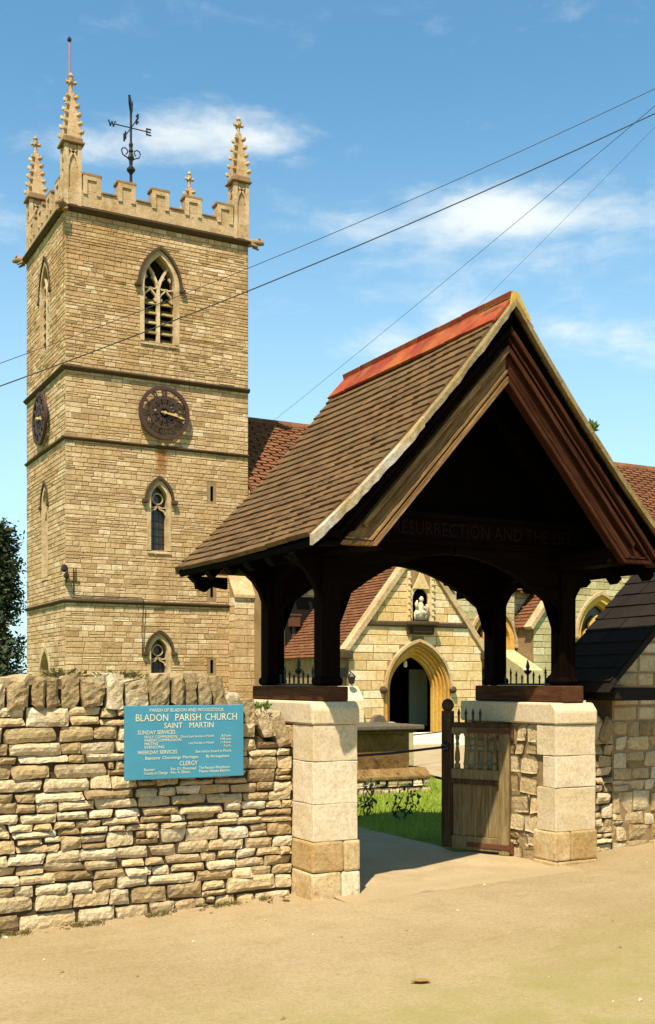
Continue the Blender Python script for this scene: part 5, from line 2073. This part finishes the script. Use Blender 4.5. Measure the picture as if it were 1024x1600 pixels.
for t in left[:300]:
    o = bpy.data.objects.new('tile', TME)
    COL.objects.link(o)
    o.parent = lych
    sg, x0, z0, ang, y0, fy = t
    a = ang - .10 + rng.uniform(-.014, .014)
    # rotate half a turn about z so that local -x points to the ridge on the left slope
    o.rotation_euler = (rng.uniform(-.012, .012), a, math.pi + rng.uniform(-.012, .012))
    o.scale = (1, fy, 1)
    o.location = (LX - x0 - lych.location.x, y0 + TL * fy - lych.location.y, z0 + .012 + sag(y0) + rng.uniform(0, .006) - lych.location.z)
m = MB()
base = [v.co.copy() for v in TME.vertices]
fcs = [list(p.vertices) for p in TME.polygons]
for t in joined:
    sg, x0, z0, ang, y0, fy = t
    a = ang - .10 + rng.uniform(-.014, .014)
    R = Matrix.Rotation(math.pi if sg < 0 else 0, 3, 'Z') @ Matrix.Rotation(a, 3, 'Y')
    p0 = Vector((LX + sg * x0, y0 + (TL * fy if sg < 0 else 0), z0 + .014 + sag(y0)))
    m.add([p0 + R @ Vector((b.x, b.y * fy, b.z)) for b in base], fcs, rng.random())
m.build('tile_courses', M_tile_j, lych, kind='stuff', fix=False)

# verge: pale mortar strip under the tile ends on both gables
for sg in (-1, 1):
    for y0, y1 in ((YF - .035, YF + .012), (YB - .0, YB + .04)):
        n = 40
        for lo_, hi_, mt_ in (((0, 21, M_verge), (21, 40, M_verge_old)) if (sg < 0 and y0 < 7) else ((0, 40, M_verge_old),)):
            m = MB()
            vs, fs = [], []
            for i in range(lo_, hi_ + 1):
                x, z = prof(i / n)
                jx = noise.noise(Vector((i * .7, sg * 5, y0))) * .012
                zz2 = .052 if mt_ is M_verge else .034
                vs += [(LX + sg * x, y0 + jx, z - zz2 + jx), (LX + sg * x, y0 + jx * .5, z + .020 + jx), (LX + sg * x, y1, z + .030), (LX + sg * x, y1, z - zz2 + .01)]
            k = hi_ - lo_
            for i in range(k):
                for q in range(4):
                    fs.append((4 * i + q, 4 * i + (q + 1) % 4, 4 * i + 4 + (q + 1) % 4, 4 * i + 4 + q))
            fs += [(0, 1, 2, 3), tuple(4 * k + q for q in range(4))]
            m.add(vs, fs, .5)
            m.build('verge', mt_, lych)

# bargeboards with mouldings, slightly behind the verge
BS = 1.125
for y0, sgn in ((6.59, -1), (8.91, 1)):
    for sg in (-1, 1):
        def bp(o, zz):
            return (LX + sg * o, y0, zz)
        apex_lo, apex_hi = 3.79, 4.06
        foot = 1.12
        zlo = apex_lo - foot * BS
        outer = 1.36
        m = MB()
        # main board: mitred at the apex, level foot at the eaves
        m.prism([bp(0, apex_lo), bp(0, apex_hi), bp(outer - .09, apex_hi - (outer - .09) * BS), bp(outer, zlo + .07), bp(outer, zlo), bp(foot, zlo)], (0, .05, 0))
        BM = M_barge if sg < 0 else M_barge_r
        bb = m.build('bargeboard', BM, lych, bevel=.006)
        for dz0, dz1, out in ((.0, .045, .030), (.07, .095, .018), (.22, .27, .04)):
            m = MB()
            lo, hi = apex_lo + dz0, apex_lo + dz1
            f0 = foot + .0 + (dz0 / BS)
            zb0, zb1 = zlo + dz0 * .55, zlo + dz1 * .55
            oo = [(0, lo), (0, hi), ((hi - zb1) / BS, zb1), ((lo - zb0) / BS, zb0)]
            sy = -1 if sgn < 0 else 1
            yb = y0 - out if sgn < 0 else y0 + .05
            m.prism([(LX + sg * o, yb, z) for o, z in oo], (0, out - .001, 0))
            # level return at the foot
            o2 = (hi - zb1) / BS
            o1 = (lo - zb0) / BS
            if dz0 < .2:
                m.prism([(LX + sg * o1, yb, zb0), (LX + sg * o2, yb, zb1), (LX + sg * (outer + .04), yb, zb1), (LX + sg * (outer + .04), yb, zb0)], (0, out - .001, 0))
            m.build('moulding', BM, bb)
        # second, outer moulding close under the tiles, standing proud of the board
        for lo, hi, o0 in ((4.095, 4.13, .035), (4.15, 4.20, .065)):
            m = MB()
            ox_ = 1.42
            oo = [(0, lo), (0, hi), (ox_, hi - ox_ * 1.115), (ox_, lo - ox_ * 1.115)]
            yb = y0 - o0 if sgn < 0 else y0 + .03
            m.prism([(LX + sg * o, yb, z) for o, z in oo], (0, .09, 0))
            zf = lo - ox_ * 1.115
            m.prism([(LX + sg * ox_, yb + .001, zf), (LX + sg * ox_, yb + .001, zf + hi - lo), (LX + sg * (ox_ + .13), yb + .001, zf + hi - lo), (LX + sg * (ox_ + .13), yb + .001, zf)], (0, .088, 0))
            m.build('verge_moulding', M_barge_r if sg > 0 else M_woodx, lych, bevel=.006)  # left moulding gets dark oak, its shadow put into the colour

# ridge tiles
nr = 8
for k in range(nr):
    y0 = YF + .0 + (YB - YF + .03) / nr * k
    y1 = y0 + (YB - YF + .03) / nr - .006
    j = rng.uniform(-.004, .004)
    P = [(-.19, 4.205), (-.015, 4.395), (-.028, 4.44), (.028, 4.44), (.015, 4.395), (.19, 4.205), (.17, 4.19), (0, 4.365), (-.17, 4.19)]
    m = MB()
    m.prism([(LX + a, y0, b + j) for a, b in P], (0, y1 - y0, 0), rng.random())
    m.build('ridge_tile', M_ridge, lych, bevel=.005)
m = MB()
m.prism([(LX - .035, YF - .03, 4.34), (LX - .02, YF - .03, 4.425), (LX + .02, YF - .03, 4.425), (LX + .14, YF - .03, 4.24), (LX + .11, YF - .03, 4.22), (LX, YF - .03, 4.34)], (0, .028, 0))
m.build('ridge_end', mat_flat('yellow lichened mortar', (.40, .27, .05), .9, .1, 0, .5, 26), lych)
# iron cresting with a cross on the sill between the posts
for x in (XL, XR):
    cr = MB()
    cr.box(x - .012, x + .012, FRONT + .08, BACK - .08, 1.567, 1.585)
    rail = cr.build('cresting', M_iron, lych)
    for k in range(9):
        y = FRONT + .15 + k * .08
        m = MB()
        if k == 4:
            m.lathe((x, y, 1.58), [(.010, 0), (.010, .12), (.018, .15), (.004, .21)], 6)
            m.lathe((x, y, 1.66), [(.012, 0), (.03, .02), (.012, .045)], 8)
            m.tube([(x, y - .04, 1.69), (x, y + .04, 1.69)], .012, 6)
            m.build('cross_finial', M_iron, rail)
        else:
            h = .10 + .03 * math.sin(k * 2.1)
            m.lathe((x, y, 1.58), [(.007, 0), (.008, h * .7), (.012, h * .75), (.001, h * 1.15)], 6)
            m.build('spike', M_iron, rail)

leaf_tuft('stonecrop', (LX + .74, YF + .0, 3.50), 110, Vector((.05, .04, .09)), .022, M_weed, 'tiny pale green plant growing on the right roof edge of the lychgate', 'roof plant', seed=9)

# ================================================================== the gate leaf, standing open
gate = thing('gate', (5.93, 7.72, .12), 'weathered oak gate with turned balusters and boarded panels, standing open', 'gate')
gd = Vector((-.28, .54, 0)).normalized()
gn = Vector((-gd.y, gd.x, 0))
if gn.dot(-FWD) < 0:
    gn = -gn
frG = frame((5.93, 7.72, 0), gd, gn)
GL = .66


def gbox(name, u0, u1, z0, z1, d0, d1, mat, parent=gate, bevel=.006):
    m = MB()
    m.add([frG(u, z, d) for d in (d0, d1) for z in (z0, z1) for u in (u0, u1)],
          [(0, 1, 3, 2), (4, 6, 7, 5), (0, 4, 5, 1), (2, 3, 7, 6), (0, 2, 6, 4), (1, 5, 7, 3)])
    return m.build(name, mat, parent, bevel=bevel)


gbox('hinge_stile', .0, .10, .10, 1.24, -.03, .03, M_gate)
fs_ = gbox('latch_stile', GL - .10, GL, .13, 1.34, -.03, .03, M_gate_dark)
m = MB()
m.lathe(frG(GL - .05, 1.34, 0), [(.035, 0), (.055, .03), (.058, .06), (.04, .095), (.0, .11)], 10)
m.build('knob', M_gate_dark, fs_, smooth=True)
tr_ = gbox('top_rail', .10, GL - .10, 1.14, 1.20, -.03, .03, M_gate)
gbox('rail_capping', .0, GL - .1, 1.20, 1.24, -.045, .045, M_gate_dark)
gbox('mid_rail', .10, GL - .10, .74, .83, -.03, .03, M_gate)
gbox('rail_moulding', .10, GL - .10, .70, .74, -.04, .02, M_gate_dark)
gbox('bottom_rail', .10, GL - .10, .12, .24, -.03, .03, M_gate)
pw = (GL - .2) / 4
for k in range(4):
    gbox('panel_board', .10 + pw * k + .003, .10 + pw * (k + 1) - .003, .24, .70, -.008, .010, M_gate)
for k in range(3):
    gbox('panel_muntin', .10 + pw * (k + 1) - .012, .10 + pw * (k + 1) + .012, .24, .70, -.018, -.0081, M_gate, bevel=.003)
for k in range(5):
    u = .10 + (GL - .2) * (k + .5) / 5
    m = MB()
    m.lathe(frG(u, .83, 0), [(.028, 0), (.028, .04), (.014, .05), (.026, .08), (.022, .14), (.012, .2), (.018, .22), (.012, .24), (.022, .28), (.014, .29), (.028, .295), (.028, .31)], 10)
    m.build('baluster', M_gate, gate, smooth=True)
for k in range(4):
    u = GL - .16 - .07 * k
    m = MB()
    m.lathe(frG(u, 1.238, 0), [(.009, 0), (.010, .07), (.015, .08), (.001, .13)], 6)
    m.build('spike', M_iron, gate)
for z in (1.17, .17):
    m = MB()
    m.add([frG(u, zz2, d) for d in (-.038, -.031) for zz2 in (z - .02, z + .02) for u in (-.02, .40)],
          [(0, 1, 3, 2), (4, 6, 7, 5), (0, 4, 5, 1), (2, 3, 7, 6), (0, 2, 6, 4), (1, 5, 7, 3)])
    m.build('hinge_strap', M_rust, gate)
    m = MB()
    m.tube([frG(-.02, z - .05, -.02), frG(-.02, z + .05, -.02)], .02, 8)
    m.build('hinge_pin', M_rust, gate)

# iron bar across the opening to the gate's latch
ib = thing('iron_bar', (4.08, 7.6, .98), 'dark iron tie bar running across the opening from left pier to open gate', 'iron bar')
m = MB()
pA, pB = Vector((4.085, 7.62, 1.01)), frG(GL - .05, 1.02, -.04)
m.tube([pA, pA.lerp(pB, .5) - Vector((0, 0, .012)), pB], .011, 8)
m.build('rod', M_iron, ib)
for p in (pA, pB):
    m = MB()
    m.tube([p - Vector((.03, 0, 0)), p, p + Vector((.04, .0, 0))], [.035, .045, .02], 8)
    m.build('end_socket', M_iron, ib)

# ================================================================== churchyard things
tomb = thing('chest_tomb', (7.2, 13.2, lawn_z), 'mottled brown chest tomb with dark overhanging slab on the grass behind the gate', 'tomb')
tx0, tx1, ty0, ty1 = 6.2, 8.22, 12.95, 13.9
m = MB()
m.box(tx0, tx1, ty0, ty1, .40, .93, .5)
m.build('chest', M_tomb, tomb, bevel=.015)
m = MB()
m.box(tx0 - .12, tx1 + .16, ty0 - .14, ty1 + .14, .945, 1.01, .5)
m.box(tx0 - .06, tx1 + .08, ty0 - .07, ty1 + .07, .90, .945, .3)
m.build('slab', M_slate, tomb, bevel=.015)
m = MB()
m.prism([(tx0 - .1, ty0 - .16, .32), (tx0 - .1, ty0 - .03, .42), (tx0 - .1, ty1 + .03, .42), (tx0 - .1, ty1 + .16, .32), (tx0 - .1, ty1 + .16, .27), (tx0 - .1, ty0 - .16, .27)], (tx1 - tx0 + .35, 0, 0), .6)
m.build('plinth', M_tomb, tomb, bevel=.015)
frTo = frame((tx0, ty0 - .13, 0), (1, 0, 0), (0, -1, 0))
for i, (u, z, w, h) in enumerate(rubble_rows(0, tx1 - tx0 + .25, lambda x: .27, lambda x: .1, (.10, .17), (.16, .4), 33, thin=0)):
    q = MB()
    rubble(q, frTo, u, z, w, h, rng.uniform(.5, 1), 4000 + i, prot=.03, back=.15)
    q.build('foundation_stone', M_rubble, tomb, smooth=True, fix=False)


def headstone(x, y, w, h, t, label, mat=M_tomb, lean=0):
    r = thing('headstone', (x, y, lawn_z), label, 'headstone', 'old headstones in the churchyard')
    m = MB()
    pts = [(-w / 2, -.1), (w / 2, -.1), (w / 2, h * .75), (w * .42, h * .88), (w * .25, h * .97), (0, h), (-w * .25, h * .97), (-w * .42, h * .88), (-w / 2, h * .75)]
    m.prism([(x + a + lean * b, y, lawn_z + b) for a, b in pts], (0, t, 0), rng.random())
    m.build('slab', mat, r, bevel=.02)


headstone(9.2, 15.5, .34, .96, .1, 'dark brown headstone top just above the tomb slab, leftmost of three', M_slate, .08)
headstone(9.52, 15.5, .30, .84, .1, 'small rounded headstone top above the middle of the tomb slab', M_aisle)
headstone(9.86, 15.6, .26, .80, .1, 'greenish rounded headstone top above the right end of the tomb slab', M_aisle)
# smaller tomb behind, with stepped base
tb2 = thing('chest_tomb', (9.3, 14.9, lawn_z), 'smaller dark tomb with stepped base just behind the right end of the larger tomb', 'tomb')
m = MB()
m.box(8.55, 9.25, 14.8, 15.5, .1, .30, .4)
m.box(8.6, 9.15, 14.85, 15.45, .30, .42, .5)
m.build('steps', M_tomb, tb2, bevel=.015)
m = MB()
m.box(8.64, 9.05, 14.9, 15.4, .42, .86, .4)
m.build('chest', M_tomb, tb2, bevel=.02)
m = MB()
m.box(8.58, 9.11, 14.85, 15.45, .86, .94, .4)
m.build('slab', M_slate, tb2, bevel=.015)
# low iron rail by the path
rl_ = thing('grave_rail', (10.0, 15.4, lawn_z), 'thin rusty iron rail on a post beside the pale path', 'rail')
m = MB()
m.tube([(9.55, 15.35, .05), (9.55, 15.35, .72)], .014, 6)
m.build('post', M_rust, rl_)
m = MB()
m.tube([(9.35, 15.35, .70), (11.2, 16.6, .70)], .012, 6)
m.build('rail', M_rust, rl_)
# pale kerb wall beside the porch path
kw = thing('kerb_wall', (13.4, 22.0, 0), 'low white kerb beside the porch path, behind the open gate', 'kerb')
m = MB()
m.box(12.2, 16.6, 21.6, 21.8, 0, .42, .8)
m.build('kerb_stone', M_white, kw, bevel=.02)


# dying rose bushes at the path edge
def rose(x, y, h, label, seed):
    r = random.Random(seed)
    root = thing('rose_bush', (x, y, lawn_z), label, 'bush', 'small bushes on the grass')
    st, lf = MB(), MB()
    for k in range(4):
        a = r.uniform(0, 6.28)
        p = [Vector((x, y, lawn_z - .02))]
        d = Vector((math.cos(a) * .35, math.sin(a) * .35, 1))
        for q in range(5):
            p.append(p[-1] + d * h / 5.5 + Vector((r.gauss(0, .03), r.gauss(0, .03), 0)))
        st.tube(p, [.010, .009, .008, .007, .006, .004], 5)
        for b in p[2:]:
            for q in range(3):
                c = b + Vector((r.gauss(0, .05), r.gauss(0, .05), r.gauss(0, .04)))
                u = Vector((r.gauss(0, 1), r.gauss(0, 1), r.gauss(0, 1))).normalized()
                w = u.cross(Vector((r.gauss(0, 1), r.gauss(0, 1), r.gauss(0, 1)))).normalized()
                s = r.uniform(.022, .042)
                lf.add([c - u * s, c + w * s * .6, c + u * s, c - w * s * .6], [(0, 1, 2, 3)], r.random())
    st.build('stem', M_bark, root)
    lf.build('foliage', M_rose, root, kind='stuff', fix=False)


rose(6.22, 10.7, .40, 'spindly dark rose bush just right of the left gate pier', 1)
rose(6.42, 10.25, .32, 'small dark rose bush in the middle of the gate opening', 2)
rose(6.0, 10.55, .22, 'low dark rose sprig half hidden behind the left pier', 3)

# grass blades seen through the gate
m = MB()
r = random.Random(4)
for i in range(26000):
    y = 8.3 + 9.5 * r.random() ** 1.2
    x = 2.6 + (y - 7) * .62 + r.uniform(-2.4, 2.4)
    if 6.1 < x < 8.4 and 12.85 < y < 14.0:
        continue
    if x < 5.62 and y < 23 or (y < 8.8 and x < 6.4):
        continue
    # keep the path clear
    skip = False
    for (a, b), (c, d), w0 in zip(pth[:-1], pth[1:], hw):
        A, B, Pq = Vector((a, b)), Vector((c, d)), Vector((x, y))
        t_ = max(0, min(1, (Pq - A).dot(B - A) / (B - A).length_squared))
        if (Pq - A.lerp(B, t_)).length < w0 - .05:
            skip = True
            break
    if skip:
        continue
    h = r.uniform(.03, .085)
    a = r.uniform(0, 6.28)
    z = lawn_h(x, y)
    w = .005
    dx, dy = math.cos(a), math.sin(a)
    bx, by_ = r.gauss(0, .03), r.gauss(0, .03)
    m.add([(x - dx * w, y - dy * w, z), (x + dx * w, y + dy * w, z), (x + bx, y + by_, z + h)], [(0, 1, 2)], r.random())
tag(m.build('grass', M_grass, None, kind='stuff', fix=False), kind='stuff')
# weeds and grass along the wall foot
m = MB()
for i in range(2600):
    x = r.uniform(1.0, 3.68)
    if noise.noise(Vector((x * 4, 1, 2))) < .05:
        continue
    y = WY - .06 - abs(r.gauss(0, .035))
    z = road_h(x, y)
    h = r.uniform(.01, .05)
    a = r.uniform(0, 6.28)
    w = .003
    m.add([(x - w, y, z - .005), (x + w, y, z - .005), (x + r.gauss(0, .015), y - abs(r.gauss(0, .015)), z + h)], [(0, 1, 2)], r.random())
tag(m.build('verge_grass', M_drygrass, None, kind='stuff', fix=False), kind='stuff')

# ------------------------------------------------------------------ tree beyond the tower
def tree(x, y, h, rad_, label, seed, n=9000):
    r = random.Random(seed)
    root = thing('yew_tree', (x, y, 0), label, 'tree', 'dark trees beyond the tower')
    tk = MB()
    tk.tube([(x, y, -.1), (x + .1, y, h * .35), (x, y + .1, h * .7), (x, y, h * .93)], [.28, .22, .12, .03], 8)
    for k in range(16):
        z = h * (.12 + .05 * k)
        a = k * 2.4
        L = rad_ * (1 - .6 * z / h)
        tk.tube([(x, y, z), (x + math.cos(a) * L * .5, y + math.sin(a) * L * .5, z + .2), (x + math.cos(a) * L * .9, y + math.sin(a) * L * .9, z + .55)], [.07, .05, .02], 5)
    tk.build('trunk', M_bark, root)
    lf = MB()
    cl = []
    for k in range(90):
        z = h * (.06 + .92 * r.random())
        f = z / h
        R = rad_ * (1.0 - .82 * f ** 1.5) * (0.75 + .35 * noise.noise(Vector((f * 9, k * .7, seed))))
        a = r.uniform(0, 6.28)
        cl.append((Vector((x + math.cos(a) * R * r.uniform(.35, 1), y + math.sin(a) * R * r.uniform(.35, 1), z)), r.uniform(.25, .55)))
    for i in range(n):
        c, s = r.choice(cl)
        p = c + Vector((r.gauss(0, s * .6), r.gauss(0, s * .6), r.gauss(0, s * .5)))
        u = Vector((r.gauss(0, 1), r.gauss(0, 1), r.gauss(0, .7))).normalized()
        w = u.cross(Vector((r.gauss(0, 1), r.gauss(0, 1), r.gauss(0, 1)))).normalized()
        q = r.uniform(.07, .15)
        lf.add([p - u * q, p + w * q * .45, p + u * q, p - w * q * .45], [(0, 1, 2, 3)], r.random())
    lf.build('crown', M_yew, root, fix=False, kind='stuff')


tree(9.75, 46.5, 8.0, 1.45, 'dark conical yew tree rising close behind the left side of the tower', 5)
tree(6.6, 50.0, 6.6, 2.3, 'broad dark yew tree at the left edge of the picture, behind the wall', 6)

# ------------------------------------------------------------------ overhead wires
def at(px, py, d):
    return FWD * d + RGT * ((px - 512) / 1742 * d) + Vector((0, 0, EYE + (1065 - py) / 1742 * d))


def wire(a, b, sag, rad_, label, k0=0.0):
    a, b = Vector(a), Vector(b)
    ks = [k0 + (2.2 - k0) * i / 48 for i in range(49)]
    pts = [a + (b - a) * k - Vector((0, 0, sag * 4 * k * (1 - k))) for k in ks]
    m = MB()
    m.tube(pts, rad_, 6)
    o = m.build('overhead_wire', M_wire, None, smooth=True)
    tag(o, label, 'wire', 'overhead wires')


wire(at(-120, 646, 14), at(1160, 112, 14), .17, .0075, 'thickest dark overhead wire crossing the tower and the open sky', -1.0)
wire(at(-120, 610, 15), at(1160, 72, 15), .2, .0045, 'thin overhead wire running just above the thickest wire', -1.0)
wire(frS(3.25, 7.0, -.02), at(1120, 84, 13), .10, .0035, 'thin overhead wire rising steeply from the tower window to the upper right')
wire(frS(5.2, 5.9, -.02), at(1120, 100, 12.6), .12, .002, 'faintest wire, fixed low on the tower and rising to the upper right')

# small things on the lane
lv = thing('fallen_leaf', (2.6, 4.75, road_z(2.6)), 'single brown curled leaf lying on the sandy road', 'leaf')
lp = FWD * 5.9 + RGT * ((657 - 512) / 1742 * 5.9)
lz = road_h(lp.x, lp.y)
lv.location = (lp.x, lp.y, lz)
WL[lv.name] = Vector((lp.x, lp.y, lz))
m = MB()
pts = [(-.055, 0), (-.03, .02), (0, .028), (.035, .02), (.06, .0), (.035, -.018), (0, -.022), (-.03, -.015)]
m.add([(lp.x + RGT.x * a + FWD.x * b, lp.y + RGT.y * a + FWD.y * b, lz + .006 + abs(b) * .5 + abs(a) * .12) for a, b in pts] + [(lp.x, lp.y, lz + .005)],
      [(i, (i + 1) % 8, 8) for i in range(8)], .5)
m.build('blade', mat_flat('dry leaf', (.22, .12, .04), .8, .2), lv)
m = MB()
r = random.Random(12)
for i in range(130):
    x, y = r.uniform(-.5, 7.5), r.uniform(3.6, 7.0)
    s = r.choice((.004, .005, .007, .012)) * r.uniform(.7, 1.3)
    z = road_h(x, y)
    m.tube([(x - s, y, z), (x, y + s * .3, z + s * .4), (x + s, y, z)], [s * .3, s * .8, s * .3], 5, r.random())
tag(m.build('road_grit', M_rubble, None, kind='stuff', fix=False), kind='stuff')
